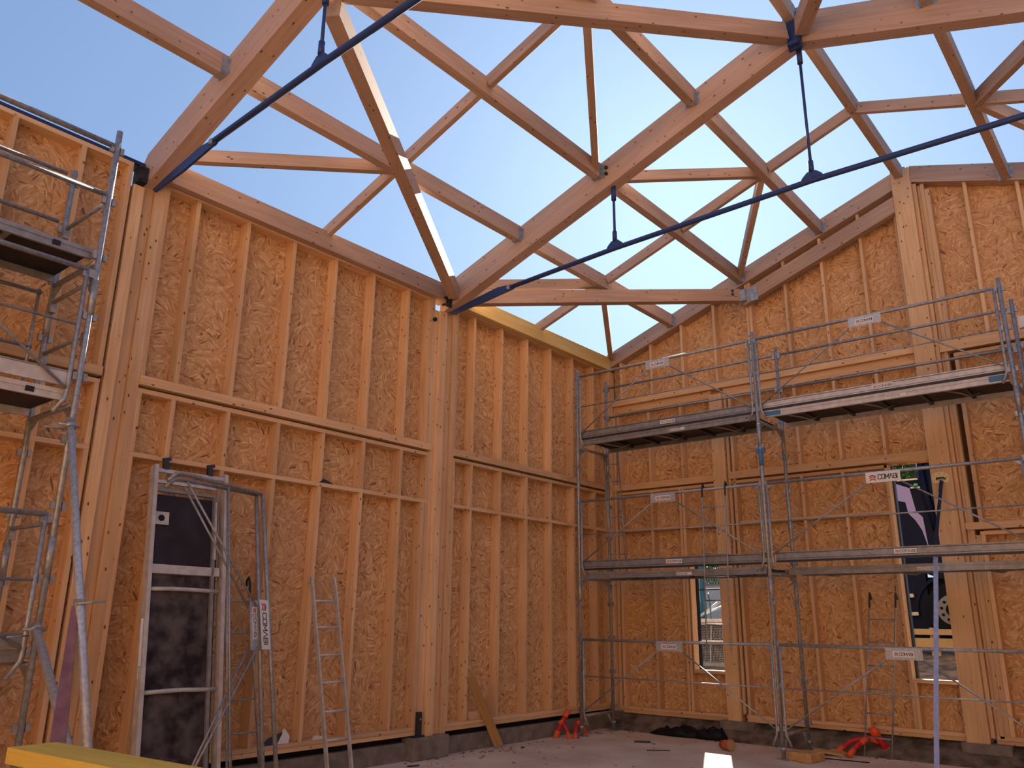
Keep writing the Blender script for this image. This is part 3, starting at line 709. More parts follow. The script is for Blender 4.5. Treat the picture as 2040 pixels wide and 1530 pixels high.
ladder_build('hung_ladder', None, (10.345, 5.02, 1.24), (10.345, 4.96, 3.36), (0, .34, 0), [.155, .30, .445, .59, .735, .885], 'thin steel ladder hooked over the guardrail in front of the small window', 'ladder', r=.010, hook=(.05, 0, 0))
ladder_build('site_ladder', None, (11.30, 3.44, 0.0), (11.60, 3.26, 1.90), (0, .325, 0), [.12, .27, .42, .57, .72, .87], 'thin steel ladder leaning on the gable wall below the tall window', 'ladder', r=.010, hook=(.06, 0, 0))
# rubber feet are part of it: small caps
# neighbouring scaffold deck at the right edge of the photo
s2 = empty('scaffold_bay', (10.8, 0, 0), 'next scaffold bay with a higher deck, cut off by the right edge', 'scaffold')
mb = MB(); mb.tube([(XF, .98, 0), (XF, .98, 5.3)], .0243, GALV, 12); mb.tube([(XB, .98, 0), (XB, .98, 5.3)], .0243, GALV, 12); mb.tube([(XF, -1.9, 0), (XF, -1.9, 5.3)], .0243, GALV, 12); mb.build('standard', s2)
mb = MB(); mb.box((10.42, -1.9, 4.90), (11.22, 1.02, 4.97), UNDER); mb.box((10.38, -1.9, 4.86), (10.44, 1.10, 5.0), ALUP); mb.build('platform', s2)

# ------------------------------------------------------------------ scaffold on the left
YF, YB, XR = 6.45, 7.30, 2.50
ls = empty('facade_scaffold', (1.5, 6.9, 0), 'galvanised scaffold with three decks at the left edge by the north wall', 'scaffold')
for y, zt in ((YF, 5.56), (YB, 5.50)):
    for x in (XR, XR-3.03): standard(ls, x, y, zt, 0, 'x')
def lt(name, pts, r, parent=ls): mb = MB(); mb.tube(pts, r, GALV, 10); return mb.build(name, parent)
for z in (4.90, 4.20, 3.73, 2.26):
    mb = MB(); mb.tube([(XR, YF+.02, z), (XR, YB-.02, z)], .018, GALV, 10)
    mb.box((XR-.02, YF+.02, z-.09), (XR+.03, YF+.06, z+.02), GALV); mb.box((XR-.02, YB-.06, z-.09), (XR+.03, YB-.02, z+.02), GALV); mb.build('end_rail', ls)
for z in (4.36, 3.16, 1.26):
    mb = MB(); mb.tube([(XR, YF, z), (XR, YB, z)], .022, GALV, 10)
    for y, s in ((YF, 1), (YB, -1)): mb.prism([(XR-.004, y, z-.02), (XR-.004, y+s*.20, z-.02), (XR-.004, y+s*.07, z-.10), (XR-.004, y+s*.02, z-.28), (XR-.004, y, z-.30)], (.008, 0, 0), GALV)
    mb.build('transom', ls)
for z, r in ((5.41, .024), (4.95, .021)):
    lt('guardrail', [(XR-.03, YF, z), (XR-3.0, YF, z)], r)
for z in (5.45, 4.97): lt('rear_guardrail', [(XR-.06, YB, z), (XR-3.0, YB, z)], .019)
for z in (4.26, 3.77): lt('rear_guardrail', [(XR-.10, YB-.03, z), (XR-3.0, YB-.03, z)], .016)
lt('rear_guardrail', [(XR-.12, YB-.03, 4.29), (XR-.12, YB-.03, 3.2)], .014)
def lguard(zt, zb):
    mb = MB(); y = YF-.005; a = XR-.075
    mb.tube([(a, y, zt), (XR-2.98, y, zt)], .021, GALV, 10); mb.tube([(a, y, zt-.47), (XR-2.98, y, zt-.47)], .0105, GALV, 8)
    mb.tube([(a, y, zt+.015), (a, y, zb+.02), (a-.005, y, zb-.03), (a-.08, y, zb-.15)], .0175, GALV, 10)
    mb.tube([(XR-2.95, y, zt+.015), (XR-2.95, y, zb-.1)], .0175, GALV, 10)
    mb.tube([(a-.02, y-.012, zb+.05), (XR-1.35, y-.012, zt-.1)], .012, GALV, 8)
    mb.box((a-.03, y-.01, zt-.06), (a+.07, y+.03, zt+.01), GALV)
    mb.build('guardrail_frame', ls)
lguard(4.26, 3.22); lguard(2.31, 1.32)
def ldeck(zs, toe, pale):
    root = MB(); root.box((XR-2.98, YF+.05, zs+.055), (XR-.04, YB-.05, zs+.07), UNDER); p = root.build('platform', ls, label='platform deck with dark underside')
    for yy in (YF+.03, YB-.075):
        mb = MB(); mb.box((XR-2.98, yy, zs+.05), (XR-.04, yy+.045, zs+.085), ALUP if pale else ALU); mb.box((XR-2.98, yy+.008, zs), (XR-.04, yy+.035, zs+.05), ALUP if pale else ALU)
        if yy < 7: mb.box((XR-.35, yy-.002, zs+.02), (XR-.29, yy+.01, zs+.06), INK)
        mb.build('side_beam', p)
    for i in range(1, 5):
        mb = MB(); x = XR-.04-i*.6; mb.beam((x, YF+.06, zs+.03), (x, YB-.06, zs+.03), .04, .03, ALU); mb.build('cross_member', p)
    if toe:
        mb = MB(); mb.box((XR-2.98, YF+.005, toe[0]), (XR-.05, YF+.028, toe[1]), ALUP if pale else ALU); mb.box((XR-2.98, YF-.002, toe[1]-.012), (XR-.05, YF+.032, toe[1]), ALU); mb.build('toe_board', p)
ldeck(4.375, None, False); ldeck(3.18, (3.29, 3.41), True); ldeck(1.28, (1.375, 1.48), False)
# raking props clamped to it
def prop(pa, pb, r, label, name='raking_prop', clampat=None):
    t = empty(name, pb, label, 'prop'); mb = MB(); mb.tube([pa, pb], r, GALVB, 14); mb.build('tube', t)
    pa, pb = V(pa), V(pb); d = (pb-pa).normalized(); c = pa+d*.06
    mb = MB(); mb.tube([c-V((.09, 0, 0)), c+V((.06, 0, 0))], .012, GALV, 8); mb.tube([c-d*.03, c+d*.03], r+.012, GALV, 10); mb.tube([c+V((-.05, -.02, -.04)), c+V((-.2, -.05, -.05))], .007, GALV, 6); mb.build('clamp', t)
    mb = MB(); mb.box(pb-V((.06, .06, 0)), pb+V((.06, .06, .01)), GALV); mb.build('foot_plate', t)
    return t
prop((2.46, 6.38, 3.02), (2.26, 4.47, 0), .027, 'long bright galvanised raking tube clamped high on the left scaffold')
prop((2.455, 6.38, 1.53), (2.05, 3.60, 0), .029, 'shorter bright galvanised raking tube clamped low on the left scaffold')
# plum coloured flat bar hanging from the long tube
pb_ = empty('flat_bar', (1.79, 4.14, 0), 'plum coloured flat steel bar hanging down beside the long galvanised tube', 'bar')
mb = MB(); mb.prism([(2.33, 5.545, 1.654), (2.365, 5.53, 1.66), (2.15, 4.925, .938), (1.83, 4.12, 0), (1.745, 4.155, 0), (2.075, 4.95, .945)], (.008, .012, 0), PLUM); mb.build('bar', pb_)
mb = MB(); mb.box((2.345, 5.50, 1.64), (2.40, 5.57, 1.70), GALV); mb.tube([(2.34, 5.50, 1.67), (2.50, 5.46, 1.69)], .008, GALV, 6); mb.build('bolt', pb_)

# ------------------------------------------------------------------ things leaning on the left wall
def lean_panel():
    TL, TR, BL, BR = V((3.668, 7.38, 2.97)), V((4.392, 7.38, 2.955)), V((3.574, 6.80, .01)), V((4.304, 6.80, .01))
    t = empty('leaning_platform', (BL+BR)/2, 'tall aluminium scaffold platform with dark plywood panels leaning upright on the wall', 'platform')
    up = (TL-BL).normalized(); ac = (BR-BL).normalized(); n = ac.cross(up).normalized()      # n towards camera
    if n.y > 0: n = -n
    L = (TL-BL).length; W = (BR-BL).length
    P = lambda u, v, d=0: BL+ac*u+up*v+n*d
    def bar(u0, v0, u1, v1, w, h, m, d=0, name='frame_bar', label=None):
        mb = MB(); mb.beam(P(u0, v0, d), P(u1, v1, d), w, h, m, up=n); return mb.build(name, t, label=label)
    for u in (0.0, W): bar(u, 0, u, L, .036, .09, ALUP, -.03, 'side_beam')
    bar(.62, .1, .62, L-.25, .03, .03, ALU, -.015)
    def ply(v0, v1, m, d=-.04):
        mb = MB(); mb.prism([P(.03, v0, d), P(W-.06, v0, d), P(W-.06, v1, d), P(.03, v1, d)], n*-.012, m); return mb.build('plywood_panel', t)
    ply(.12, .98, DIRTPLY); ply(1.0, 1.86, DIRTPLY); ply(1.88, 2.0, DIRTPLY, -.035); p = ply(2.07, 2.74, DARKPLY, -.03)
    mb = MB(); mb.prism([P(.03, 2.45, -.01), P(.16, 2.45, -.01), P(.16, 2.57, -.01), P(.03, 2.57, -.01)], n*-.01, ALUP); mb.tube([P(.085, 2.51, -.012), P(.085, 2.51, -.004)], .03, BLACK, 14); mb.build('latch', p)
    bar(.02, 2.035, W-.04, 2.03, .07, .04, ALUP, -.02); bar(.02, 2.075, W-.04, 2.07, .012, .03, ALUP, -.02)
    for v in (.99, 1.86): 
        mb = MB(); mb.tube([P(.02, v, -.02), P(.2, v+.004, -.01), P(.38, v+.006, -.018), P(.55, v-.002, -.012), P(W-.04, v-.004, -.02)], .019, ALUP, 8); mb.build('cross_tube', t)
    bar(.02, 2.97, W-.02, 2.97, .035, .03, ALUP, -.02); bar(.02, 2.86, W-.1, 2.86, .03, .03, ALUP, -.02); bar(.02, 2.78, W-.1, 2.78, .03, .03, ALU, -.02)
    bar(.02, .06, W-.02, .06, .04, .03, ALUP, -.02)
    bar(W-.10, 2.15, W-.10, 2.72, .02, .02, ALUP, .0)
    for u in (.10, W-.17):
        mb = MB(); mb.beam(P(u, 2.98, -.02), P(u, 3.09, -.02), .05, .03, DSTEEL, up=n); mb.beam(P(u-.03, 3.08, -.02), P(u+.05, 3.10, -.02), .03, .02, DSTEEL, up=n); mb.build('hook', t)
    mb = MB(); sticker(mb, P(-.022, 1.10, .0), up, -ac, n, .5, .022); mb.build('side_label', t)
lean_panel()
def lean_guard(T0, T1_, B0, B1, plate_m, big, label, cx):
    "guardrail frame stood on end: its long rail is on the right, feet on the floor"
    T0, T1_, B0, B1 = V(T0), V(T1_), V(B0), V(B1)
    t = empty('leaning_guardrail', (B0+B1)/2, label, 'guardrail', 'guardrail frames stood on end')
    n = (B1-B0).cross(T1_-B1).normalized(); 
    if n.y > 0: n = -n
    mb = MB()
    mb.tube([B1, T1_], .020, GALV, 10); mb.tube([T1_, T0, T0+(T0-T1_).normalized()*.06-V((0, 0, .015)), T0+(T0-T1_).normalized()*.15-V((0, 0, .10))], .0185, GALV, 10); mb.tube([B1, B0], .0185, GALV, 10)
    mid = lambda f, a: (T0*(1-f)+T1_*f)*a+(B0*(1-f)+B1*f)*(1-a)
    mb.tube([mid(cx, 0), mid(cx, 1)], .0105, GALV, 8)
    mb.tube([mid(.06, .975), mid(.86, .60)], .011, GALV, 8); mb.tube([mid(.04, .03), mid(.86, .47)], .011, GALV, 8)
    mb.build('frame', t)
    mb = MB(); d = (T1_-B1).normalized(); a = (T1_-T0).normalized(); c0 = mid(1, .46)-a*.13+n*.02
    mb.prism([c0, c0+a*.115, c0+a*.115+d*.46, c0+d*.46], n*-.003, plate_m)
    if big: sticker(mb, c0+d*.46+a*.0+n*.0, -d, a, n, .44, .11)
    else: sticker(mb, c0+d*.40+a*.028, -d, a, n, .30, .06)
    mb.build('name_plate', t, label='plate carrying red and black lettering')
lean_guard((3.78, 7.12, 2.82), (4.70, 7.28, 2.80), (3.74, 6.60, .02), (4.66, 6.64, .02), GALVB, False, 'inner guardrail frame on end, its grey plate half hidden beside the white one', .60)
lean_guard((3.74, 7.02, 2.86), (4.752, 7.25, 2.806), (3.66, 6.48, .02), (4.781, 6.60, .02), WHITE, True, 'outer guardrail frame on end, carrying the large white plate', .55)
ladder_build('site_ladder', None, (4.92, 7.30, 0.02), (4.695, 7.47, 1.90), (.30, 0, 0), [.10, .27, .43, .60, .76, .92], 'dark slim ladder behind the upended guardrail frames', 'ladder', r=.010, hook=(0, .05, 0))
ladder_build('site_ladder', None, (5.90, 7.12, 0.0), (5.74, 7.42, 1.95), (.31, 0, 0), [.05, .20, .34, .485, .625, .77, .91], 'short aluminium ladder with hooks leaning alone on the left wall', 'ladder', mat=ALUP, r=.013, flat=True, hook=(0, .06, 0))
# plank
mb = MB(); a, b = V((8.72, 7.40, 0)), V((8.20, 7.46, .90))
timber('leaning_plank', a+V((0, 0, .03)), b, .115, .04, PLANKW, None, 'short grey-brown plank leaning on the left wall right of the post', 'plank', up=(-.86, -.35, -.35)); mb.bm.free()
# rubbish caught in the studs
mb = MB(); mb.prism([(5.38, 7.52, .36), (5.5, 7.50, .36), (5.51, 7.50, .43), (5.46, 7.53, .50), (5.42, 7.55, .42)], (0, .02, 0), WHITE); mb.prism([(5.20, 7.53, .36), (5.36, 7.51, .36), (5.45, 7.53, .47), (5.30, 7.55, .42)], (0, .015, 0), DSTEEL)
mb.build('crumpled_wrapper', None, 'crumpled silver and white wrapper on the sill plate behind the frames', 'wrapper')
mb = MB(); mb.prism([(5.82, 7.50, .36), (5.99, 7.50, .36), (5.95, 7.5, .385), (5.85, 7.5, .40)], (0, .04, 0), WHITE); mb.build('paper_scrap', None, 'small white paper scrap on the sill plate left of the aluminium ladder', 'paper')
mb = MB(); mb.prism([(5.63, 7.50, 3.075), (5.83, 7.50, 3.075), (5.78, 7.50, 3.10), (5.70, 7.50, 3.12)], (0, .08, 0), DSTEEL); mb.build('metal_scrap', None, 'dark bent metal scrap on the nogging above the aluminium ladder', 'scrap')

# ------------------------------------------------------------------ yellow board close to the camera
yb = empty('shuttering_board', (2.0, 3.4, 0), 'thick yellow shuttering board on a trestle in the bottom left corner', 'board')
o = timber('board', (1.915, 4.765, .922), (2.15, 2.14, .922), .243, .077, YBOARD, yb)
mb = MB()
for y in (4.2, 2.6):
    x = 1.915+(4.765-y)*.0895
    for s in (-1, 1): mb.beam((x+s*.04, y, .87), (x+s*.22, y, 0), .05, .03, PINE, up=(0, 1, 0))
    mb.beam((x-.11, y, .5), (x+.11, y, .5), .03, .08, PINE); mb.box((x-.11, y-.03, .84), (x+.11, y+.03, .883), PINE)
mb.build('trestle', yb)

# ------------------------------------------------------------------ strap on the ridge post
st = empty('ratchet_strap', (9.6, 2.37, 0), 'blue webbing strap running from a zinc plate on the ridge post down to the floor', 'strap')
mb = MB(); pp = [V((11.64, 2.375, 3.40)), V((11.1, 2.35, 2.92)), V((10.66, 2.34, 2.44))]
for a, b in zip(pp, pp[1:]): mb.beam(a, b, .045, .004, STRAP_SHADE, up=(1, 0, 1))
mb.build('webbing', st, label='upper stretch of webbing, shade painted into its colour')
mb = MB(); pp = [V((10.66, 2.34, 2.44)), V((10.36, 2.34, 1.84)), V((10.13, 2.355, 1.30)), V((9.85, 2.365, .70)), V((9.55, 2.375, .0))]
for a, b in zip(pp, pp[1:]): mb.beam(a, b, .05, .004, STRAP, up=(1, 0, .4))
mb.build('webbing', st)
mb = MB(); pl = [(11.652, 2.47, 3.375), (11.652, 2.30, 3.375), (11.652, 2.275, 3.42), (11.652, 2.29, 3.48), (11.652, 2.34, 3.515), (11.652, 2.43, 3.515), (11.652, 2.48, 3.48), (11.652, 2.49, 3.42)]
mb.prism(pl, (.007, 0, 0), ZINCY); mb.tube([(11.645, 2.43, 3.42), (11.60, 2.42, 3.43), (11.60, 2.34, 3.43), (11.645, 2.33, 3.42)], .01, DSTEEL, 8)
for (y, z) in ((2.33, 3.49), (2.39, 3.497), (2.45, 3.47), (2.31, 3.44), (2.46, 3.41)): mb.tube([(11.653, y, z), (11.650, y, z)], .006, DSTEEL, 6)
mb.build('anchor_plate', st, label='yellowish zinc anchor plate')
mb = MB(); mb.prism([(10.2, 2.395, 1.02), (10.2, 2.43, 1.02), (10.16, 2.42, .86), (10.16, 2.39, .86)], (.002, 0, 0), WHITE); mb.build('tag', st, label='small white tag')

# ------------------------------------------------------------------ floor clutter
def pipe(t, pts, r, capm=True, m=REDP):
    mb = MB(); pts = [V(p) for p in pts]; mb.tube(pts, r, m, 12)
    mb.build('duct', t)
    for (a, b) in ((pts[0], pts[1]), (pts[-1], pts[-2])):
        d = (b-a).normalized(); mb = MB(); mb.tube([a-d*.02, a+d*.10], r*1.22, ORANGE, 12); mb.build('collar', t)
t = empty('drain_pipes', (10.05, 7.30, 0), 'cluster of red ducts with orange collars standing by the left wall corner', 'pipes')
pipe(t, [(9.98, 7.42, .0), (10.05, 7.38, .16), (10.20, 7.36, .34)], .032); pipe(t, [(10.10, 7.38, .22), (10.04, 7.36, .21), (10.06, 7.28, .12), (10.02, 7.20, .0)], .024)
t = empty('drain_pipes', (10.30, 7.20, 0), 'bent red duct with orange collars right behind the corner scaffold foot', 'pipes')
pipe(t, [(10.12, 7.18, .0), (10.22, 7.24, .10), (10.33, 7.30, .16), (10.44, 7.32, .18)], .026); pipe(t, [(10.62, 7.36, 0), (10.62, 7.38, .10), (10.60, 7.36, .20)], .032)
t = empty('drain_pipes', (11.45, 3.70, 0), 'fan of red ducts with orange collars below the tall window', 'pipes')
pipe(t, [(11.28, 3.93, .03), (11.40, 3.78, .16), (11.48, 3.60, .21), (11.55, 3.50, .16)], .028); pipe(t, [(11.10, 3.72, .03), (11.22, 3.65, .14), (11.34, 3.58, .20)], .028)
pipe(t, [(11.60, 3.38, .0), (11.55, 3.45, .16), (11.52, 3.54, .31)], .045)
def heap(name, c, pts, m, label, cat, group=None, seed=1):
    rnd = random.Random(seed); mb = MB(); bm = mb.bm; k = mb.mi(m)
    outer = [bm.verts.new((c[0]+x, c[1]+y, .004)) for x, y, z in pts]
    inner = [bm.verts.new((c[0]+x*.62, c[1]+y*.62, z)) for x, y, z in pts]
    core = [bm.verts.new((c[0]+x*.28, c[1]+y*.28, z*rnd.uniform(.3, 1.15))) for x, y, z in pts]
    n = len(pts)
    for i in range(n):
        j = (i+1) % n
        for A, B in ((outer, inner), (inner, core)): 
            f = bm.faces.new((A[i], A[j], B[j], B[i])); f.smooth = True
    bm.faces.new(core); bm.faces.new(outer[::-1])
    return mb.build(name, None, label, cat, group)
def blob(rx, ry, h, n=14, seed=0, ang=0):
    rnd = random.Random(seed); out = []
    for i in range(n):
        a = 2*math.pi*i/n; k = rnd.uniform(.8, 1.1); x, y = rx*k*math.cos(a), ry*k*math.sin(a)
        out.append((x*math.cos(ang)-y*math.sin(ang), x*math.sin(ang)+y*math.cos(ang), h*rnd.uniform(.45, 1.1)))
    return out
heap('plastic_sheet', (11.42, 6.25, 0), blob(.16, .45, .13, 16, 3), BLACK, 'pointed black plastic sheet on the floor under the small window', 'sheet', seed=2)
heap('plastic_sheet', (11.40, 5.72, 0), blob(.15, .30, .16, 14, 8), BLACK, 'rounded heap of black plastic in front of the concrete block', 'sheet', seed=5)
pt = empty('flower_pot', (10.62, 5.10, 0), 'small terracotta coloured pot lying on its side on the slab', 'pot')
mb = MB(); mb.tube([(10.66, 5.20, .06), (10.58, 5.05, .07)], .052, POT, 16, r2=.068); mb.tube([(10.585, 5.06, .07), (10.575, 5.04, .07)], .075, POT, 16); mb.build('body', pt)
mb = MB(); mb.tube([(10.574, 5.038, .07), (10.570, 5.031, .07)], .064, POTIN, 16); mb.build('opening', pt)
mb = MB(); mb.prism([(10.40, 4.23, 0), (10.28, 3.97, 0), (10.30, 3.90, 0), (10.66, 3.86, 0), (10.72, 3.92, 0), (10.62, 4.18, 0)], (0, 0, .105), CARD); mb.build('wood_block', None, 'light brown block lying at the foot of the middle scaffold standards', 'block', bevel=.012)
def chip(name, c, L, W, ang, m, label, cat='offcut', group=None, th=.015, tilt=0):
    mb = MB(); d = V((math.cos(ang), math.sin(ang), tilt)); c = V(c)+V((0, 0, th/2+abs(tilt)*L/2)); mb.beam(c-d*L/2, c+d*L/2, W, th, m); return mb.build(name, None, label, cat, group)
chip('wrapping_scrap', (11.15, 4.00, .0), .34, .16, 1.9, CARD, 'crumpled brown wrapping piece right of the light brown block', th=.03, tilt=.12)
chip('wrapping_scrap', (11.22, 3.86, .0), .22, .14, 1.2, PLANKW, 'smaller torn wrapping piece nearest the red ducts', th=.02, tilt=.2)
chip('cable_end', (10.83, 3.72, 0), .62, .012, -1.45, BLACK, 'thin black cable running across the slab from the light brown block', 'cable', th=.012)
chip('metal_clip', (10.45, 6.28, 0), .22, .05, -1.1, DSTEEL, 'dark twisted clip on the slab between the scaffold bays', 'clip', th=.02)
chip('wood_splinter', (8.6, 7.15, 0), .18, .03, .2, PLANKW, 'pale splinter on the slab right of the concrete block', 'splinter', th=.01)
chip('wood_splinter', (8.0, 7.05, 0), .22, .025, .5, PLANKW, 'flat sliver on the slab below the concrete block', 'splinter', th=.01)
chip('wood_splinter', (7.0, 7.20, 0), .14, .03, -.3, DSTEEL, 'dark chip on the slab left of the concrete block', 'splinter', th=.012)
chip('wood_splinter', (9.95, 5.75, 0), .30, .02, -.9, DSTEEL, 'long dark sliver in the middle of the open slab', 'splinter', th=.01)
chip('wood_splinter', (9.4, 6.7, 0), .10, .02, .9, PLANKW, 'tiny sliver on the slab in front of the leaning plank', 'splinter', th=.008)
rnd = random.Random(11); mb = MB()
for i in range(260):
    x = rnd.uniform(7, 11.6); y = rnd.uniform(1.5, 7.4)
    if rnd.random() < .7: x = 11.6-abs(rnd.gauss(0, .25)) if rnd.random() < .5 else x; y = y if x > 11 else 7.45-abs(rnd.gauss(0, .25))
    a = rnd.uniform(0, 3.1); d = V((math.cos(a), math.sin(a), 0))*rnd.uniform(.008, .03); c = V((x, y, .004)); mb.beam(c-d, c+d, rnd.uniform(.006, .015), .006, rnd.choice((PLANKW, CARD, DSTEEL)))
o = mb.build('sawdust_litter', None, 'scattered sawdust and chips along the foot of the walls', 'litter', kind='stuff')

# ------------------------------------------------------------------ outside, seen through the two openings
def gz(x): return .30+min(max(x-11.9, 0), 6.5)*.165
X = 18.0
tr = empty('truck', (18.6, 3.6, gz(18)), 'dark navy truck cab with lilac side panel and wheel, outside the tall window', 'truck')
g0 = gz(18)
mb = MB(); mb.prism([(X, 8.0, 2.6), (X, 8.0, 4.0), (X, 4.75, 4.25), (X, 4.62, 4.42), (X, 4.0, 4.50), (X, 2.6, 4.55), (X, 2.6, 2.45), (X, 3.9, 2.45), (X, 4.6, 2.75)], (2.4, 0, 0), NAVY); mb.build('cab', tr)
mb = MB(); mb.prism([(X-.03, 6.4, 4.30), (X-.03, 4.59, 4.42), (X-.03, 4.28, 4.28), (X-.03, 4.21, 3.80), (X-.03, 4.10, 3.68), (X-.03, 4.06, 3.05), (X-.03, 4.14, 3.42), (X-.03, 4.24, 3.62), (X-.03, 4.36, 3.77), (X-.03, 4.39, 4.0), (X-.03, 4.59, 4.06), (X-.03, 6.4, 4.05)], (.03, 0, 0), LILAC); mb.build('side_panel', tr, label='lilac painted door panel')
mb = MB(); mb.box((X-.05, 3.95, 4.27), (X+.4, 4.26, 4.295), ALUP); mb.box((X-.05, 4.1, 4.44), (X+.4, 4.5, 4.47), ALUP); mb.build('roof_trim', tr)
mb = MB(); mb.prism([(X-.04, 4.20, 4.32), (X-.04, 4.10, 4.32), (X-.04, 4.12, 4.36), (X-.04, 4.18, 4.37)], (.03, 0, 0), newmat('green lamp', (.02, .45, .22), .4)[0]); mb.build('marker_lamp', tr)
mb = MB(); mb.box((X+.15, 2.5, 1.30), (X+2.2, 6.5, 2.5), TRUCKBLK); mb.box((X+.02, 4.2, 1.45), (X+.2, 6.5, 2.62), NAVY); mb.build('chassis', tr)
mb = MB(); ar = [(X-.05, 3.77+.62*math.cos(a), 1.87+.62*math.sin(a)) for a in [R(d) for d in range(-10, 191, 12)]]; ar2 = [(X-.05, 3.77+.68*math.cos(a), 1.87+.68*math.sin(a)) for a in [R(d) for d in range(190, -11, -12)]]
mb.prism(ar+ar2, (.5, 0, 0), NAVY); mb.build('wheel_arch', tr)
wh = MB(); wh.tube([(X-.02, 3.77, 1.87), (X+.28, 3.77, 1.87)], .50, TYRE, 40); wo_ = wh.build('wheel', tr)
mb = MB(); mb.tube([(X-.035, 3.77, 1.87), (X-.02, 3.77, 1.87)], .285, RIM, 36); mb.tube([(X-.05, 3.77, 1.87), (X-.034, 3.77, 1.87)], .13, TRUCKBLK, 24)
for i in range(10):
    a = R(36*i+10); mb.tube([(X-.055, 3.77+.205*math.cos(a), 1.87+.205*math.sin(a)), (X-.03, 3.77+.205*math.cos(a), 1.87+.205*math.sin(a))], .028, TRUCKBLK, 8)
mb.build('rim', wo_, label='grey ten-hole rim')
mb = MB(); mb.box((X-.1, 4.44, 2.11), (X+.1, 4.75, 2.18), GALV); mb.box((X-.1, 4.39, 1.765), (X+.1, 4.75, 1.83), GALV); mb.build('step', tr)
mb = MB(); mb.box((X-.02, 4.33, 2.62), (X+.1, 4.52, 2.71), WHITE); mb.box((X-.025, 4.36, 2.63), (X-.02, 4.46, 2.66), INK); mb.build('plate', tr)
for k, y in enumerate((4.02, 3.88, 3.74)):
    mb = MB(); mb.tube([(X-.12, y, 4.9), (X-.12, y-.04, 4.2), (X-.08, y-.16, 3.4)], .07, NAVY, 10); mb.build('intake_pipe', tr)
mb = MB(); mb.box((X, 2.6, 4.5), (X+2.4, 4.16, 5.3), newmat('dark tarpaulin', (.02, .03, .05), .7)[0]); mb.build('tarpaulin', tr)
mb = MB(); mb.box((16.4, 2.4, 1.42), (16.55, 5.6, 1.52), BARY); mb.box((16.45, 2.4, 1.18), (16.6, 5.6, 1.36), BARY)
for y in (2.3, 3.83, 5.6): mb.box((16.5, y-.07, .95), (16.6, y+.07, 1.54), BARY if y > 3 and y < 4 else TRUCKBLK)
mb.build('timber_barrier', None, 'pale yellow timber barrier standing in front of the truck wheel', 'barrier')
# gangway of perforated metal below the small window
gw = empty('metal_gangway', (15.1, 7.4, gz(15)), 'grey perforated metal gangway outside the small window', 'gangway')
def lattice(y0, y1, z0, z1):
    mb = MB(); s = .062; n = int((y1-y0)/s)+1; k = int((z1-z0)/s)+1
    for i in range(-k, n+1):
        a = y0+i*s
        for sg in (1, -1):
            p0, p1 = (a, z0), (a+k*s, z0+k*s)
            if sg < 0: p0, p1 = (a+k*s, z0), (a, z0+k*s)
            # clip to rectangle
            def clip(p, q):
                t0, t1 = 0, 1
                for c, lo, hi in ((0, y0, y1), (1, z0, z1)):
                    d = q[c]-p[c]
                    if abs(d) < 1e-9: continue
                    a1, a2 = (lo-p[c])/d, (hi-p[c])/d
                    if a1 > a2: a1, a2 = a2, a1
                    t0, t1 = max(t0, a1), min(t1, a2)
                return t0, t1
            t0, t1 = clip(p0, p1)
            if t1-t0 > .02:
                f = lambda t: (15.0, p0[0]+(p1[0]-p0[0])*t, p0[1]+(p1[1]-p0[1])*t)
                mb.beam(f(t0), f(t1), .006, .022, ALU, up=(0, 0, 1))
    return mb
mb = lattice(6.3, 8.3, .86, 1.20); mb.mats; mb.build('perforated_panel', gw); mb = lattice(6.3, 8.3, 1.28, 1.54); mb.build('perforated_panel', gw)
mb = MB(); mb.box((14.95, 6.2, .70), (15.05, 8.4, .86), ALU); mb.box((14.9, 6.2, 1.20), (15.4, 8.4, 1.27), ALUP); mb.box((14.9, 6.2, 1.54), (15.5, 8.4, 1.60), ALU); mb.box((14.9, 6.2, 1.60), (15.6, 8.4, 1.66), ALUP)
mb.box((15.30, 6.2, .5), (15.40, 8.4, 1.6), TRUCKBLK); mb.build('tread_edge', gw)
for y in (7.45, 7.85): mb = MB(); mb.beam((14.98, y, .86), (14.98, y-.06, 1.54), .02, .03, GALV); mb.build('strut', gw)
mb = MB()
for y in (7.72, 7.62, 7.50): mb.tube([(15.2, y, 1.66), (15.2, y, 1.9), (15.25, y+.05, 2.1), (15.3, y+.08, 2.15)], .015, TEAL, 8)
mb.tube([(15.1, 7.75, 1.66), (15.5, 7.35, 2.05)], .03, GALVB, 8); mb.tube([(15.1, 7.85, 1.66), (15.6, 7.3, 1.95)], .02, GALVB, 8); mb.build('handrail', gw)
br = empty('site_barrier', (15.7, 7.4, gz(15.7)), 'teal and steel pedestrian barrier behind the metal gangway', 'barrier')
mb = MB(); mb.tube([(15.7, 7.98, 1.0), (15.7, 7.98, 2.44), (15.7, 7.93, 2.52), (15.7, 7.85, 2.56), (15.7, 6.2, 2.64)], .018, GALVB, 10); mb.tube([(15.7, 7.98, 2.23), (15.7, 6.2, 2.28)], .016, DSTEEL, 8); mb.build('frame', br)
mb = MB(); mb.box((16.0, 8.03, 1.0), (16.1, 8.7, 3.2), TEAL); mb.build('teal_panel', br)
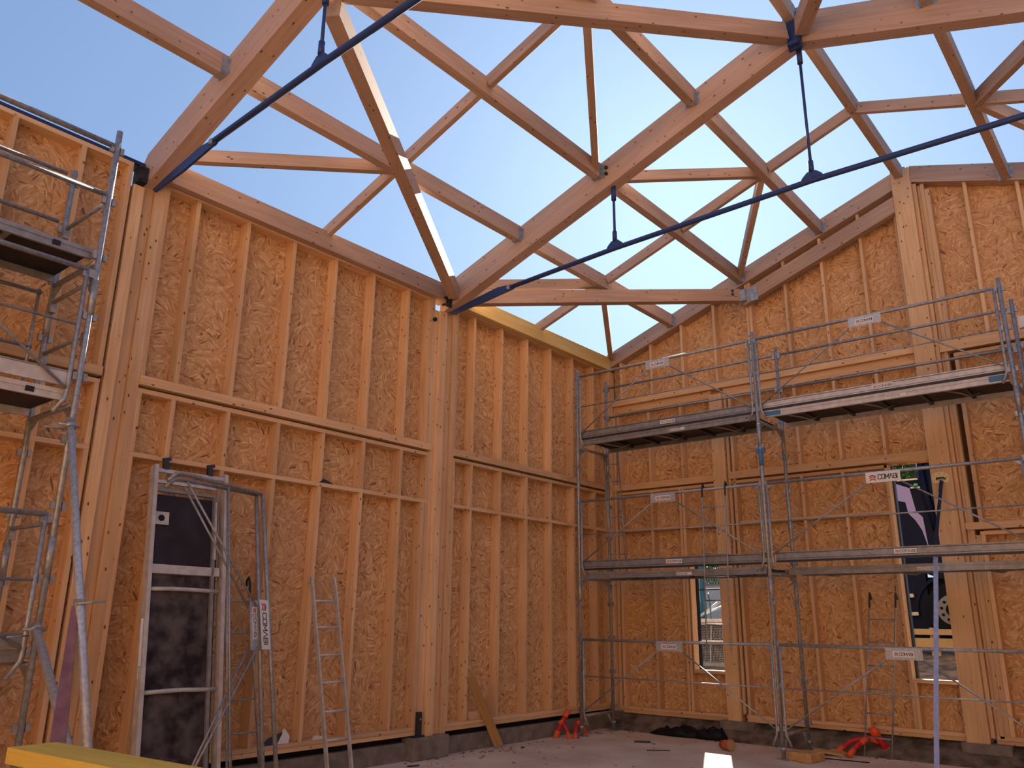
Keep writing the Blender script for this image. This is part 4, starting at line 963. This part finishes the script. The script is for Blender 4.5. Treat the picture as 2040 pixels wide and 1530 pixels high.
# mesh fence and pale wall further back
fe = empty('mesh_fence', (17.5, 8.4, gz(17.5)), 'chain link fence panel in front of a pale sunlit wall', 'fence')
mb = MB()
for i in range(40):
    y = 7.0+i*.065; mb.beam((17.5, y, 1.3), (17.5, y+.6, 2.6), .006, .006, GALV); mb.beam((17.5, y+.6, 1.3), (17.5, y, 2.6), .006, .006, GALV)
o = mb.build('mesh', fe, kind='stuff'); mb = MB(); mb.tube([(17.5, 6.9, 2.6), (17.5, 10, 2.6)], .02, GALV, 8); mb.tube([(17.5, 7.0, .9), (17.5, 7.0, 2.6)], .02, GALV, 8); mb.build('fence_rail', fe)
mb = MB(); mb.box((22.5, 5.5, .8), (22.8, 16, 2.62), PALEWALL); mb.box((22.45, 5.5, 2.62), (22.85, 16, 2.67), CONC); mb.build('garden_wall', None, 'long pale rendered wall beyond the chain link fence', 'wall')
def leaves(name, c, rx, ry, rz, n, seed, label, cat):
    rnd = random.Random(seed); mb = MB(); bm = mb.bm; mb.mi(LEAF)
    for i in range(n):
        u = V((rnd.gauss(0, 1), rnd.gauss(0, 1), rnd.gauss(0, 1))).normalized()*rnd.uniform(.55, 1)
        p = V((c[0]+u.x*rx, c[1]+u.y*ry, c[2]+u.z*rz)); a = V((rnd.gauss(0, 1), rnd.gauss(0, 1), rnd.gauss(0, 1))).normalized(); b = a.cross(V((rnd.gauss(0, 1), rnd.gauss(0, 1), 1))).normalized(); s = rnd.uniform(.06, .13)
        bm.faces.new([bm.verts.new(p+a*s), bm.verts.new(p+b*s*.5), bm.verts.new(p-a*s), bm.verts.new(p-b*s*.5)])
    t = empty(name, (c[0], c[1], gz(c[0])), label, cat)
    bm2 = mb.bm; vs_ = [v.co for v in bm2.verts]; me = bpy.data.meshes.new('foliage'); 
    for v in bm2.verts: v.co -= V(c)
    bm2.to_mesh(me); bm2.free(); me.materials.append(LEAF); o = bpy.data.objects.new('foliage', me); link(o, Matrix.Translation(V(c)), t); o['kind'] = 'stuff'
    mb = MB(); mb.tube([(c[0], c[1], gz(c[0])-.1), (c[0], c[1], c[2])], .12, PLANKW, 8, r2=.06); mb.build('trunk', t)
leaves('hedge', (24.4, 11.0, 3.3), 1.0, 3.5, .75, 5000, 4, 'dark green hedge above the pale wall', 'hedge')
leaves('tree', (25.0, 6.0, 6.3), 2.4, 3.4, 2.4, 22000, 5, 'leafy bright green tree behind the truck', 'tree')
